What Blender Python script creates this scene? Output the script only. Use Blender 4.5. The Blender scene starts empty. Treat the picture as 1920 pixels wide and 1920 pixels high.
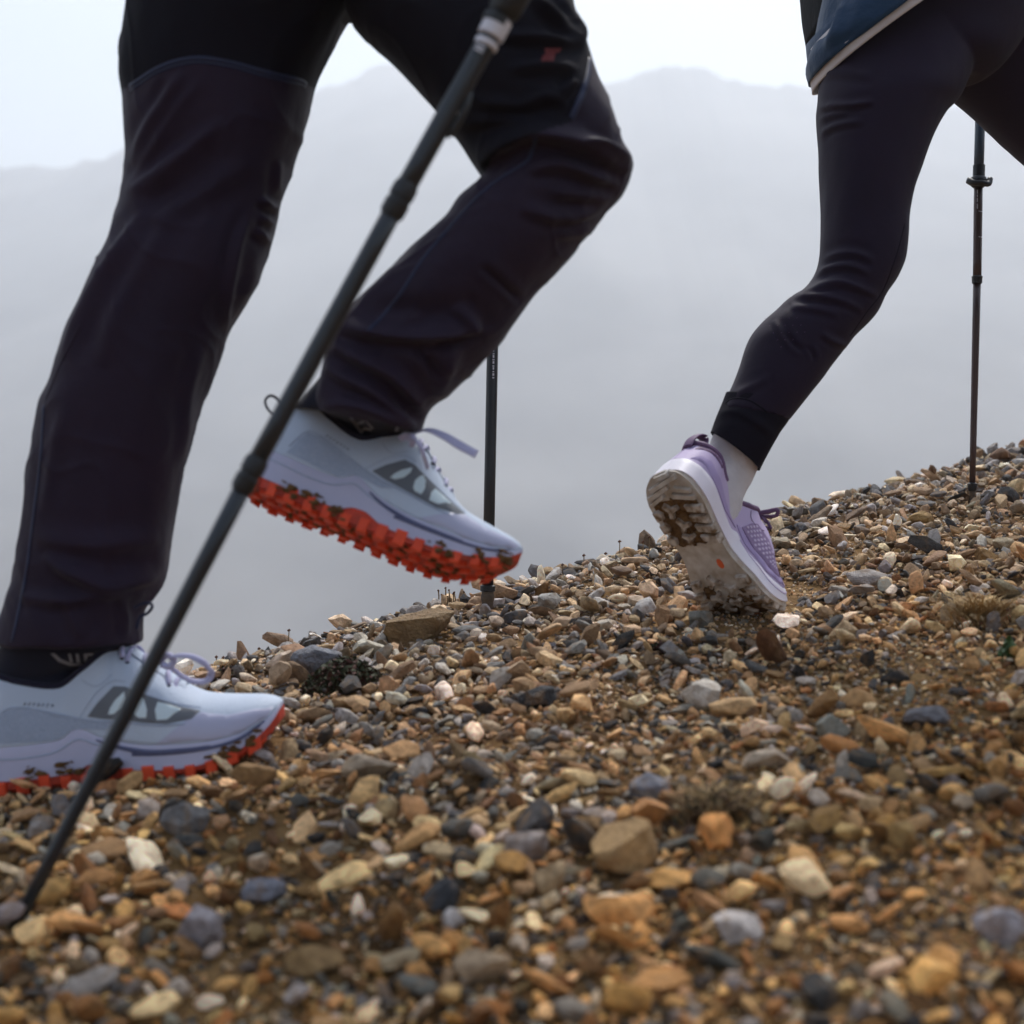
import bpy, bmesh, math, random
import numpy as np
from mathutils import Vector, Matrix, Euler
from mathutils.bvhtree import BVHTree
from mathutils.geometry import delaunay_2d_cdt

random.seed(7)
RNG = np.random.default_rng(7)
SC = bpy.context.scene
COL = SC.collection
R = math.radians

# ------------------------------------------------------------------ camera, world, sun, exposure
cam_data = bpy.data.cameras.new('camera')
cam = bpy.data.objects.new('camera', cam_data)
COL.objects.link(cam)
cam.location = (0, 0, 0)
cam.rotation_euler = (R(90), 0, 0)
cam_data.lens = 50
cam_data.sensor_width = 36
cam_data.clip_start = 0.05
cam_data.clip_end = 6000
cam_data.dof.use_dof = True
cam_data.dof.focus_distance = 2.05
cam_data.dof.aperture_fstop = 4.2
SC.camera = cam

SUN_EL, SUN_AZ = R(57), R(14)          # azimuth measured from +Y towards +X
world = bpy.data.worlds.new('World')
SC.world = world
world.use_nodes = True
wn, wl = world.node_tree.nodes, world.node_tree.links
wn.clear()
sky = wn.new('ShaderNodeTexSky')
sky.sky_type = 'NISHITA'
sky.sun_disc = False
sky.sun_elevation = SUN_EL
sky.sun_rotation = SUN_AZ
sky.air_density = 1.5
sky.dust_density = 2.5
sky.ozone_density = 1.0
hs = wn.new('ShaderNodeHueSaturation')
hs.inputs['Saturation'].default_value = 1.0
bg = wn.new('ShaderNodeBackground')
bg.inputs['Strength'].default_value = 0.05
wo = wn.new('ShaderNodeOutputWorld')
wl.new(sky.outputs[0], hs.inputs['Color'])
wl.new(hs.outputs[0], bg.inputs['Color'])
wl.new(bg.outputs[0], wo.inputs['Surface'])

sun_data = bpy.data.lights.new('sun', 'SUN')
sun_data.energy = 1.5
sun_data.angle = R(11)
sun_data.color = (1.0, 0.97, 0.93)
sun = bpy.data.objects.new('sun', sun_data)
COL.objects.link(sun)
sd = Vector((math.cos(SUN_EL) * math.sin(SUN_AZ), math.cos(SUN_EL) * math.cos(SUN_AZ), math.sin(SUN_EL)))
sun.rotation_euler = sd.to_track_quat('Z', 'Y').to_euler()

SC.view_settings.view_transform = 'Standard'
SC.view_settings.look = 'None'
SC.view_settings.exposure = 1.5
SC.view_settings.gamma = 1.0
SC.view_settings.use_curve_mapping = False
SC.render.engine = 'CYCLES'
SC.cycles.use_denoising = True
SC.cycles.max_bounces = 8
SC.cycles.volume_bounces = 3
SC.cycles.sample_clamp_indirect = 8

# ------------------------------------------------------------------ helpers
K = 0.72  # picture width over distance of this lens


def P(px, py, d):
    """point at distance d seen at photo pixel (px, py)"""
    return Vector(((px - 960) / 1920 * K * d, d, (960 - py) / 1920 * K * d))


def pix(co):
    """photo pixel of an (n,3) array"""
    co = np.asarray(co)
    return np.stack([co[:, 0] / (K * co[:, 1]) * 1920 + 960, 960 - co[:, 2] / (K * co[:, 1]) * 1920], 1)


def pchip(pts):
    x = np.array([p[0] for p in pts], float)
    y = np.array([p[1] for p in pts], float)
    h = np.diff(x)
    dl = np.diff(y) / h
    m = np.zeros(len(x))
    m[0], m[-1] = dl[0], dl[-1]
    for i in range(1, len(x) - 1):
        if dl[i - 1] * dl[i] > 0:
            w1, w2 = 2 * h[i] + h[i - 1], h[i] + 2 * h[i - 1]
            m[i] = (w1 + w2) / (w1 / dl[i - 1] + w2 / dl[i])

    def f(q):
        q = np.clip(np.asarray(q, float), x[0], x[-1])
        i = np.clip(np.searchsorted(x, q, side='right') - 1, 0, len(x) - 2)
        t = (q - x[i]) / h[i]
        return ((1 + 2 * t) * (1 - t) ** 2 * y[i] + t * (1 - t) ** 2 * h[i] * m[i]
                + t * t * (3 - 2 * t) * y[i + 1] + t * t * (t - 1) * h[i] * m[i + 1])
    return f


def vnoise(x, y, z=0.0, seed=0):
    """smooth value noise in -1..1"""
    x, y = np.asarray(x, float), np.asarray(y, float)
    z = np.zeros_like(x) + z
    xi, yi, zi = np.floor(x).astype(np.int64), np.floor(y).astype(np.int64), np.floor(z).astype(np.int64)
    fx, fy, fz = x - xi, y - yi, z - zi
    sx, sy, sz = [f * f * f * (f * (f * 6 - 15) + 10) for f in (fx, fy, fz)]

    def hsh(a, b, c):
        n = (a * 374761393 + b * 668265263 + c * 2147483647 + seed * 974634777) & 0x7fffffff
        n = ((n ^ (n >> 13)) * 1274126177) & 0x7fffffff
        n = (n ^ (n >> 16)) & 0x7fffffff
        return n / 0x3fffffff - 1.0
    r = 0
    for a in (0, 1):
        for b in (0, 1):
            for c in (0, 1):
                w = (sx if a else 1 - sx) * (sy if b else 1 - sy) * (sz if c else 1 - sz)
                r = r + w * hsh(xi + a, yi + b, zi + c)
    return r


def seg_dist(p, a, b):
    ab = b - a
    L2 = max(float(ab @ ab), 1e-9)
    t = ((p - a) @ ab) / L2
    tc = np.clip(t, 0, 1)
    q = a + tc[:, None] * ab
    dv = p - q
    d = np.hypot(dv[:, 0], dv[:, 1])
    sgn = np.sign(ab[0] * (p[:, 1] - a[1]) - ab[1] * (p[:, 0] - a[0]))
    return d, sgn, tc


def in_poly(p, poly):
    x, y = p[:, 0], p[:, 1]
    ins = np.zeros(len(p), bool)
    n = len(poly)
    for i in range(n):
        x0, y0 = poly[i]
        x1, y1 = poly[(i + 1) % n]
        c = ((y0 > y) != (y1 > y)) & (x < (x1 - x0) * (y - y0) / ((y1 - y0) or 1e-9) + x0)
        ins ^= c
    return ins


def mesh_obj(name, verts, faces, mat=None, parent=None, smooth=True):
    me = bpy.data.meshes.new(name)
    me.from_pydata([tuple(map(float, v)) for v in verts], [], faces)
    if mat is not None:
        me.materials.append(mat)
    if smooth:
        me.polygons.foreach_set('use_smooth', [True] * len(me.polygons))
    me.update()
    o = bpy.data.objects.new(name, me)
    COL.objects.link(o)
    if parent is not None:
        o.parent = parent
    return o


def fix_normals(o):
    bm = bmesh.new()
    bm.from_mesh(o.data)
    bmesh.ops.recalc_face_normals(bm, faces=bm.faces)
    bm.to_mesh(o.data)
    bm.free()
    return o


def world_child(o, parent):
    """parent an object whose mesh is in world coordinates under an unrotated Empty"""
    o.parent = parent
    o.location = -parent.location
    return o


def empty(name, loc, label=None, cat=None, group=None):
    o = bpy.data.objects.new(name, None)
    o.empty_display_size = 0.05
    o.location = loc
    COL.objects.link(o)
    return tag(o, label, cat, group)


def tag(o, label=None, cat=None, group=None, kind=None):
    if label:
        o['label'] = label
    if cat:
        o['category'] = cat
    if group:
        o['group'] = group
    if kind:
        o['kind'] = kind
    return o


def grid_faces(nu, nv, closed_v=False, off=0, flip=False):
    f = []
    for i in range(nu - 1):
        for j in range(nv if closed_v else nv - 1):
            a, b = off + i * nv + j, off + i * nv + (j + 1) % nv
            c, d = a + nv, b + nv
            f.append((a, c, d, b) if flip else (a, b, d, c))
    return f


def tube(name, pts, rad, mat, parent=None, seg=8, flat=1.0, up=None, caps=True):
    """round or flattened tube along points; rad a number or a list"""
    pts = [Vector(p) for p in pts]
    n = len(pts)
    rads = rad if isinstance(rad, (list, tuple, np.ndarray)) else [rad] * n
    verts, faces = [], []
    prev = None
    for i, p in enumerate(pts):
        t = (pts[min(i + 1, n - 1)] - pts[max(i - 1, 0)]).normalized()
        if up is not None:
            b = t.cross(Vector(up[i] if isinstance(up, list) else up)).normalized()
        elif prev is None:
            b = t.cross(Vector((0.3, 0.2, 1))).normalized()
        else:
            b = (prev - t * prev.dot(t)).normalized()
        prev = b
        c = b.cross(t).normalized()
        for k in range(seg):
            a = 2 * math.pi * k / seg
            verts.append(p + (b * math.cos(a) + c * math.sin(a) * flat) * rads[i])
    faces = grid_faces(n, seg, True)
    if caps:
        faces.append(tuple(range(seg))[::-1])
        faces.append(tuple(range((n - 1) * seg, n * seg)))
    return mesh_obj(name, verts, faces, mat, parent)


def lathe(name, prof, a, axis, mat, parent=None, seg=20):
    """revolve (distance along axis, radius) pairs about the line a + t*axis"""
    axis = Vector(axis).normalized()
    b = axis.cross(Vector((0.31, 0.9, 0.2))).normalized()
    c = axis.cross(b)
    verts = []
    for t, r in prof:
        for k in range(seg):
            q = 2 * math.pi * k / seg
            verts.append(Vector(a) + axis * t + (b * math.cos(q) + c * math.sin(q)) * r)
    f = grid_faces(len(prof), seg, True)
    f.append(tuple(range(seg))[::-1])
    f.append(tuple(range((len(prof) - 1) * seg, len(prof) * seg)))
    o = mesh_obj(name, verts, f, mat, parent)
    fix_normals(o)
    o.data.set_sharp_from_angle(angle=R(40))
    return o


def catmull(pts, n):
    pts = [np.array(p, float) for p in pts]
    ext = [2 * pts[0] - pts[1]] + pts + [2 * pts[-1] - pts[-2]]
    L = np.concatenate([[0], np.cumsum([np.linalg.norm(pts[i + 1] - pts[i]) + 1e-6 for i in range(len(pts) - 1)])])
    out = []
    for s in np.linspace(0, L[-1], n):
        i = min(int(np.searchsorted(L, s, side='right')) - 1, len(pts) - 2)
        t = (s - L[i]) / (L[i + 1] - L[i])
        p0, p1, p2, p3 = ext[i:i + 4]
        out.append(0.5 * (2 * p1 + (p2 - p0) * t + (2 * p0 - 5 * p1 + 4 * p2 - p3) * t * t
                          + (3 * p1 - p0 - 3 * p2 + p3) * t ** 3))
    return np.array(out)


def dense(pts, n=40):
    return [tuple(p) for p in catmull(pts, n)]


def loft_pairs(stations, n=120, seg=64, power=2.3, inner=None):
    """rings between a left and a right outline; station = (lx, ly, rx, ry, distance, depth radius).
    inner = (wall, length): a hollow at the last end"""
    st = catmull(stations, n)
    rings = []
    for lx, ly, rx, ry, d, rd in st:
        a, b = np.array(P(lx, ly, d)), np.array(P(rx, ry, d))
        rings.append(((a + b) / 2, (b - a) / 2, rd))
    if inner:
        wall, length = inner
        c0, h0, rd0 = rings[-1]
        c1 = rings[-6][0]
        back = (c1 - c0) / np.linalg.norm(c1 - c0)
        hw = np.linalg.norm(h0)
        for k in range(5):
            s = 1 - wall / hw
            rings.append((c0 + back * length * k / 4, h0 * s, rd0 - wall))
    verts = []
    for c, h, rd in rings:
        for k in range(seg):
            t = 2 * math.pi * k / seg
            ct, s_ = math.cos(t), math.sin(t)
            e = 2 / power
            x = math.copysign(abs(ct) ** e, ct)
            y = math.copysign(abs(s_) ** e, s_)
            verts.append(c + h * x + np.array((0, rd * y, 0)))
    m = len(rings)
    f = grid_faces(m, seg, True)
    f.append(tuple(range(seg))[::-1])
    f.append(tuple(range((m - 1) * seg, m * seg)))
    return verts, f


def join_lofts(lofts):
    V, F = [], []
    for v, f in lofts:
        o = len(V)
        V += list(v)
        F += [tuple(i + o for i in q) for q in f]
    return V, F


def voxel_mesh(name, V, F, mats, voxel=0.0032, smooth=6):
    """one continuous skin round overlapping closed shapes"""
    me = bpy.data.meshes.new(name)
    me.from_pydata([tuple(map(float, v)) for v in V], [], F)
    bm = bmesh.new()
    bm.from_mesh(me)
    # recalc per island
    bmesh.ops.recalc_face_normals(bm, faces=bm.faces)
    bm.to_mesh(me)
    bm.free()
    o = bpy.data.objects.new(name, me)
    COL.objects.link(o)
    m = o.modifiers.new('r', 'REMESH')
    m.mode = 'VOXEL'
    m.voxel_size = voxel
    m.use_smooth_shade = True
    s = o.modifiers.new('s', 'SMOOTH')
    s.factor = 0.5
    s.iterations = smooth
    dg = bpy.context.evaluated_depsgraph_get()
    dg.update()
    new = bpy.data.meshes.new_from_object(o.evaluated_get(dg))
    o.modifiers.clear()
    o.data = new
    new.name = name
    bpy.data.meshes.remove(me)
    new.materials.clear()
    for mt in mats:
        new.materials.append(mt)
    new.polygons.foreach_set('use_smooth', [True] * len(new.polygons))
    return o


def get_co(me):
    a = np.empty(len(me.vertices) * 3)
    me.vertices.foreach_get('co', a)
    return a.reshape(-1, 3)


def get_no(me):
    a = np.empty(len(me.vertices) * 3)
    me.vertices.foreach_get('normal', a)
    return a.reshape(-1, 3)


def sculpt_folds(o, folds, noise=((18, .0016), (45, .0006)), stretch=(1, 1, .45), seed=3, crease=0):
    """cloth folds: (photo outline points, height, width above, width below) raised on the side that faces -Y"""
    me = o.data
    folds = [(p_, a_ * 1.35, b_, c_) for p_, a_, b_, c_ in folds]
    co, no = get_co(me), get_no(me)
    px = pix(co)
    front = np.clip((-no[:, 1] + .15) / .5, 0, 1)
    disp = np.zeros(len(co))
    for pts, amp, w1, w2 in folds:
        pts = np.array(dense(pts, 14))
        best = np.full(len(co), 1e9)
        sg = np.ones(len(co))
        tt = np.zeros(len(co))
        n = len(pts) - 1
        lo, hi = pts.min(0) - 4 * max(w1, w2), pts.max(0) + 4 * max(w1, w2)
        sel = np.where((px[:, 0] > lo[0]) & (px[:, 0] < hi[0]) & (px[:, 1] > lo[1]) & (px[:, 1] < hi[1]) & (front > 0))[0]
        if not len(sel):
            continue
        b, s2, t2 = best[sel], sg[sel], tt[sel]
        for i in range(n):
            d, s, tc = seg_dist(px[sel], pts[i], pts[i + 1])
            m = d < b
            b[m], s2[m], t2[m] = d[m], s[m], (i + tc[m]) / n
        w = np.where(s2 > 0, w1, w2)
        env = np.clip(np.minimum(t2, 1 - t2) / .22, 0, 1) ** .7
        disp[sel] += amp * np.exp(-(b / w) ** 2) * env * front[sel]
        disp[sel] -= amp * .45 * np.exp(-((b - 2.2 * w) / (1.3 * w)) ** 2) * env * front[sel]
    s = np.array(stretch)
    for k, (f, a) in enumerate(noise):
        q = co * f * s
        disp += a * vnoise(q[:, 0], q[:, 1], q[:, 2], seed + k)
    if crease:
        q = co * 17 * s + 1.3 * vnoise(co[:, 0] * 9, co[:, 1] * 9, co[:, 2] * 9, seed + 9)[:, None]
        disp += crease * (1 - np.abs(vnoise(q[:, 0], q[:, 1], q[:, 2], seed + 5))) ** 5
    co = co + no * disp[:, None]
    me.vertices.foreach_set('co', co.ravel())
    me.update()
    return o


def bvh_of(o, ofs=Vector((0, 0, 0))):
    me = o.data
    vs = [v.co + ofs for v in me.vertices]
    return BVHTree.FromPolygons(vs, [tuple(p.vertices) for p in me.polygons])


def cast(bvh, px, py, lift=0.001):
    d = P(px, py, 1.0).normalized()
    hit, n, i, dist = bvh.ray_cast(Vector((0, 0, 0)), d)
    if hit is None:
        return None, None
    if n.dot(d) > 0:
        n = -n
    return hit + n * lift, n


def on_surface(bvh, pts, n=40, lift=0.001):
    out, ups = [], []
    for x, y in dense(pts, n):
        h, nn = cast(bvh, x, y, lift)
        if h is not None:
            out.append(h)
            ups.append(nn)
    return out, ups


def cdt_patch(poly, step):
    """triangulated interior of a 2-D outline"""
    poly = [tuple(p) for p in poly]
    n = len(poly)
    xs, ys = [p[0] for p in poly], [p[1] for p in poly]
    pts = [Vector(p) for p in poly]
    gx = np.arange(min(xs) + step * .5, max(xs), step)
    gy = np.arange(min(ys) + step * .5, max(ys), step)
    G = np.array([(a, b) for a in gx for b in gy]) if len(gx) and len(gy) else np.zeros((0, 2))
    if len(G):
        ins = in_poly(G, poly)
        for q in G[ins]:
            dm = min(math.hypot(q[0] - p[0], q[1] - p[1]) for p in poly)
            if dm > step * .45:
                pts.append(Vector(q))
    v, e, f, *_ = delaunay_2d_cdt(pts, [(i, (i + 1) % n) for i in range(n)], [], 1, 1e-6)
    return [tuple(q) for q in v], [tuple(q) for q in f]


def print_on(name, bvh, poly, mat, parent, step=6, lift=.0012):
    """thin flat print or patch laid on a surface along a photo outline"""
    v, f = cdt_patch(poly, step)
    vs = []
    for x, y in v:
        h, n = cast(bvh, x, y, lift)
        if h is None:
            return None
        vs.append(h)
    o = mesh_obj(name, vs, f, mat)
    world_child(o, parent)
    return o


# ------------------------------------------------------------------ materials
def mat(name, color, rough=.7, bump=None, vary=None, sheen=0, spec=.5, metal=0, coord='Object', coat=0, fine=None):
    """bump = (scale, strength[, distance]); vary = (scale, second colour, contrast)"""
    m = bpy.data.materials.new(name)
    m.use_nodes = True
    nt = m.node_tree
    b = nt.nodes['Principled BSDF']
    b.inputs['Base Color'].default_value = (*color, 1)
    b.inputs['Roughness'].default_value = rough
    b.inputs['Metallic'].default_value = metal
    b.inputs['Specular IOR Level'].default_value = spec
    if sheen:
        b.inputs['Sheen Weight'].default_value = sheen
        b.inputs['Sheen Roughness'].default_value = .5
    if coat:
        b.inputs['Coat Weight'].default_value = coat
    tc = nt.nodes.new('ShaderNodeTexCoord')
    if vary:
        nz = nt.nodes.new('ShaderNodeTexNoise')
        nz.inputs['Scale'].default_value = vary[0]
        nz.inputs['Detail'].default_value = 5
        nt.links.new(tc.outputs[coord], nz.inputs['Vector'])
        rp = nt.nodes.new('ShaderNodeValToRGB')
        c = vary[2] if len(vary) > 2 else .25
        rp.color_ramp.elements[0].position = .5 - c
        rp.color_ramp.elements[1].position = .5 + c
        rp.color_ramp.elements[0].color = (*color, 1)
        rp.color_ramp.elements[1].color = (*vary[1], 1)
        nt.links.new(nz.outputs['Fac'], rp.inputs['Fac'])
        nt.links.new(rp.outputs['Color'], b.inputs['Base Color'])
    prev = None
    for bb in (bump, fine):
        if bb:
            nz = nt.nodes.new('ShaderNodeTexNoise')
            nz.inputs['Scale'].default_value = bb[0]
            nz.inputs['Detail'].default_value = 4
            nt.links.new(tc.outputs[coord], nz.inputs['Vector'])
            bp = nt.nodes.new('ShaderNodeBump')
            bp.inputs['Strength'].default_value = bb[1]
            bp.inputs['Distance'].default_value = bb[2] if len(bb) > 2 else .002
            nt.links.new(nz.outputs['Fac'], bp.inputs['Height'])
            if prev:
                nt.links.new(prev.outputs['Normal'], bp.inputs['Normal'])
            prev = bp
    if prev:
        nt.links.new(prev.outputs['Normal'], b.inputs['Normal'])
    return m


M = {}
M['trouser'] = mat('purple_trouser_cloth', (.0150, .0088, .0225), .68, (60, .3, .004), (9, (.0215, .0118, .0285)), sheen=.06, spec=.18, fine=(1500, .25, .0004))
M['trouser_dark'] = mat('black_trouser_cloth', (.0062, .0052, .0100), .75, (60, .25, .004), spec=.12, fine=(1500, .25, .0004))
M['seam'] = mat('blue_seam_tape', (.016, .022, .058), .5, spec=.3)
M['legging'] = mat('dark_legging_knit', (.0125, .0072, .0200), .72, (70, .15, .003), (12, (.0160, .0088, .0245)), sheen=.05, spec=.16, fine=(1800, .25, .0003))
M['cuff'] = mat('black_cuff_knit', (.0062, .0045, .0105), .8, (90, .2, .003), spec=.12)
M['red_logo'] = mat('red_print', (.11, .003, .004), .7)
M['sock_navy'] = mat('navy_sock_knit', (.009, .010, .022), .85, (700, .5, .001), sheen=.1, spec=.2)
M['sock_print'] = mat('grey_sock_print', (.22, .22, .25), .8)
M['sock_grey'] = mat('pale_grey_sock_knit', (.60, .56, .57), .9, (160, .6, .002), (40, (.49, .455, .465)), sheen=.3, spec=.2, fine=(900, .5, .0008))
M['upper'] = mat('white_shoe_fabric', (.43, .51, .64), .65, (380, .5, .0012), (14, (.49, .57, .69)), sheen=.1, spec=.35)
M['upper_mid'] = mat('grey_blue_shoe_fabric', (.29, .355, .48), .65, (380, .6, .0014), (260, (.36, .425, .55)), spec=.35)
M['toe_film'] = mat('lavender_film', (.40, .42, .58), .45, (300, .15, .0004), (14, (.44, .46, .61)), spec=.4)
M['midsole'] = mat('lavender_foam', (.47, .475, .63), .55, (300, .15, .0006), (25, (.42, .43, .58)), spec=.4)
M['outsole'] = mat('red_rubber', (.82, .085, .022), .55, (200, .3, .001), (40, (.60, .050, .014), .25), spec=.4)
M['outsole_base'] = mat('dirty_red_rubber', (.62, .044, .014), .6, (200, .3, .001), (70, (.36, .04, .016), .16))
M['mesh_panel'] = mat('grey_ripstop', (.13, .145, .17), .6, (1200, .4, .0006), spec=.4)
M['window'] = mat('pale_blue_film', (.58, .70, .76), .35, (300, .2, .0005), spec=.5)
M['stripe'] = mat('slate_stripe', (.075, .085, .17), .5)
M['lace'] = mat('lilac_lace', (.42, .42, .62), .7, (1500, .5, .0004), sheen=.2)
M['collar'] = mat('navy_collar_knit', (.012, .011, .026), .85, (900, .5, .0008), sheen=.1, spec=.2)
M['text'] = mat('grey_letter_print', (.17, .20, .28), .7)
M['mud'] = mat('dried_mud', (.20, .115, .05), .95, (260, .9, .003), (120, (.085, .045, .02), .2), spec=.1)
M['mud_pale'] = mat('pale_dust', (.40, .33, .24), .95, (260, .6, .002), spec=.1)
M['w_upper'] = mat('lilac_shoe_fabric', (.47, .375, .58), .6, (900, .2, .0005), (20, (.50, .41, .61)), spec=.35)
M['w_upper_dark'] = mat('deeper_lilac_overlay', (.37, .29, .51), .55, (900, .15, .0004), spec=.4)
M['w_mesh'] = mat('purple_mesh', (.27, .19, .33), .7, spec=.3)
M['w_mesh_cell'] = mat('pale_mesh_cell', (.52, .43, .60), .6)
M['w_trim'] = mat('plum_trim', (.11, .055, .13), .65, (900, .3, .0006), (60, (.15, .075, .17)))
M['w_mid'] = mat('white_foam', (.80, .78, .83), .5, (250, .1, .0005), (16, (.76, .70, .79)), spec=.4)
M['w_out'] = mat('beige_grey_rubber', (.60, .56, .52), .6, (140, .4, .0012), (60, (.36, .29, .22), .2), spec=.35)
M['orange'] = mat('orange_rubber_dot', (.72, .12, .03), .5)
M['jacket'] = mat('blue_jacket_cloth', (.006, .034, .088), .6, (40, .5, .006), (8, (.010, .044, .105)), sheen=.05, spec=.3, fine=(1200, .3, .0004))
M['w_lug'] = mat('muddy_beige_rubber', (.56, .50, .44), .7, (140, .5, .0012), (90, (.16, .095, .045), .14), spec=.3)
M['lining'] = mat('pale_lining', (.62, .58, .58), .8, (60, .2, .003))
M['pack'] = mat('black_pack_cloth', (.0028, .0032, .0055), .8, (60, .3, .004), spec=.12)
M['pole'] = mat('dark_carbon_tube', (.012, .017, .024), .32, (20, .03, .002), spec=.55)
M['pole_black'] = mat('black_plastic', (.010, .012, .015), .5, (300, .1, .0005))
M['pole_grey'] = mat('blue_grey_tube', (.045, .075, .11), .35, spec=.6)
M['pole_brown'] = mat('brown_anodised_tube', (.060, .036, .033), .35, spec=.6, metal=.3)
M['white'] = mat('white_band', (.62, .62, .68), .5)
M['tip'] = mat('dusty_tip', (.055, .042, .034), .8, (300, .6, .001), (120, (.13, .09, .055)))
M['pearl'] = mat('pale_button', (.75, .70, .60), .4)
M['stem'] = mat('dry_stem', (.22, .15, .08), .9)
M['seed'] = mat('brown_seed_head', (.13, .06, .035), .9)
M['straw'] = mat('straw_grass', (.50, .34, .15), .9, vary=(60, (.32, .20, .08)))
M['moss'] = mat('dark_green_leaf', (.022, .028, .010), .8, vary=(300, (.05, .055, .016)))
M['red_leaf'] = mat('dark_red_leaf', (.060, .016, .012), .8, vary=(300, (.09, .03, .016)))
M['leaf'] = mat('fresh_green_leaf', (.045, .095, .028), .6, vary=(200, (.07, .12, .03)))


def stone_material():
    m = bpy.data.materials.new('mixed_stone')
    m.use_nodes = True
    nt = m.node_tree
    N, L = nt.nodes, nt.links
    b = N['Principled BSDF']
    b.inputs['Specular IOR Level'].default_value = .35
    at = N.new('ShaderNodeAttribute')
    at.attribute_type = 'INSTANCER'
    at.attribute_name = 'stone_colour'
    sd_ = N.new('ShaderNodeAttribute')
    sd_.attribute_type = 'INSTANCER'
    sd_.attribute_name = 'stone_seed'
    tc = N.new('ShaderNodeTexCoord')
    ad = N.new('ShaderNodeVectorMath')
    ad.operation = 'ADD'
    L.new(tc.outputs['Object'], ad.inputs[0])
    L.new(sd_.outputs['Vector'], ad.inputs[1])
    n1 = N.new('ShaderNodeTexNoise')
    n1.inputs['Scale'].default_value = 2.2
    n1.inputs['Detail'].default_value = 7
    n1.inputs['Roughness'].default_value = .62
    L.new(ad.outputs[0], n1.inputs['Vector'])
    r1 = N.new('ShaderNodeValToRGB')
    r1.color_ramp.elements[0].position, r1.color_ramp.elements[1].position = .3, .72
    r1.color_ramp.elements[0].color = (.55, .5, .46, 1)
    r1.color_ramp.elements[1].color = (1.35, 1.33, 1.3, 1)
    L.new(n1.outputs['Fac'], r1.inputs['Fac'])
    mu = N.new('ShaderNodeMix')
    mu.data_type = 'RGBA'
    mu.blend_type = 'MULTIPLY'
    mu.inputs['Factor'].default_value = 1
    L.new(at.outputs['Color'], mu.inputs['A'])
    L.new(r1.outputs['Color'], mu.inputs['B'])
    # ochre dust that clings in patches
    n2 = N.new('ShaderNodeTexNoise')
    n2.inputs['Scale'].default_value = 1.3
    n2.inputs['Detail'].default_value = 6
    mp = N.new('ShaderNodeVectorMath')
    mp.operation = 'ADD'
    mp.inputs[1].default_value = (5.2, 1.3, 9.1)
    L.new(ad.outputs[0], mp.inputs[0])
    L.new(mp.outputs[0], n2.inputs['Vector'])
    r2 = N.new('ShaderNodeValToRGB')
    r2.color_ramp.elements[0].position, r2.color_ramp.elements[1].position = .50, .70
    r2.color_ramp.elements[0].color = (0, 0, 0, 1)
    r2.color_ramp.elements[1].color = (.55, .55, .55, 1)
    L.new(n2.outputs['Fac'], r2.inputs['Fac'])
    mx = N.new('ShaderNodeMix')
    mx.data_type = 'RGBA'
    mx.inputs['B'].default_value = (.27, .155, .065, 1)
    L.new(r2.outputs['Color'], mx.inputs['Factor'])
    L.new(mu.outputs['Result'], mx.inputs['A'])
    L.new(mx.outputs['Result'], b.inputs['Base Color'])
    b.inputs['Roughness'].default_value = .78
    n3 = N.new('ShaderNodeTexNoise')
    n3.inputs['Scale'].default_value = 9
    n3.inputs['Detail'].default_value = 5
    L.new(ad.outputs[0], n3.inputs['Vector'])
    bp = N.new('ShaderNodeBump')
    bp.inputs['Strength'].default_value = .45
    bp.inputs['Distance'].default_value = .08
    L.new(n3.outputs['Fac'], bp.inputs['Height'])
    L.new(bp.outputs['Normal'], b.inputs['Normal'])
    return m


M['stone'] = stone_material()
M['soil'] = mat('brown_soil', (.070, .035, .012), .95, (90, .9, .006), (6, (.24, .14, .055), .16), spec=.15, fine=(500, .8, .002))
M['hill'] = mat('far_slope', (.04, .043, .052), .95, vary=(.016, (.18, .175, .17), .16))

# ------------------------------------------------------------------ terrain
CREST0, CRESTK = 2.135, .61
CNX, CNY = -.521, .854


def ground_z(x, y, detail=True):
    x, y = np.asarray(x, float), np.asarray(y, float)
    xe, ye = 40 * np.tanh(x / 40), 40 * np.tanh(y / 40)
    z = -.522 + .12 * xe + .2 * ye
    s = (y - CREST0 - CRESTK * x) * CNY
    w = .045
    sp = np.where(s / w > 30, s, np.log1p(np.exp(np.minimum(s / w, 30))) * w)
    z = z - 60 * (1 - np.exp(-.9 * sp / 60))
    near = np.exp(-(x * x + (y - 2) ** 2) / 60)
    z = z + near * (.009 * vnoise(x * 2.1, y * 2.1, 0, 5) + .005 * vnoise(x * 6, y * 6, 0, 6))
    if detail:
        z = z + near * (.0016 * vnoise(x * 60, y * 60, 0, 8) + .002 * vnoise(x * 28, y * 28, 0, 9))
    return z


def gz(x, y):
    return float(ground_z(np.array([x]), np.array([y]), False)[0])


def hit_ground(px, py):
    """where the line of sight through a photo pixel meets the ground"""
    ds = np.linspace(.6, 4, 3401)
    x = (px - 960) / 1920 * K * ds
    z = (960 - py) / 1920 * K * ds
    g = ground_z(x, ds, False)
    i = np.where(z <= g)[0]
    k = i[0] if len(i) else int(np.argmin(z - g))
    return Vector((x[k], ds[k], g[k]))


def spaced(lo, hi, step, far, growth=1.22):
    a = list(np.arange(lo, hi + step / 2, step))
    s, q = step, a[-1]
    up = []
    while q < far:
        s *= growth
        q += s
        up.append(q)
    s, q = step, a[0]
    dn = []
    while q > -far:
        s *= growth
        q -= s
        dn.append(q)
    return np.array(dn[::-1] + a + up)


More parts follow.
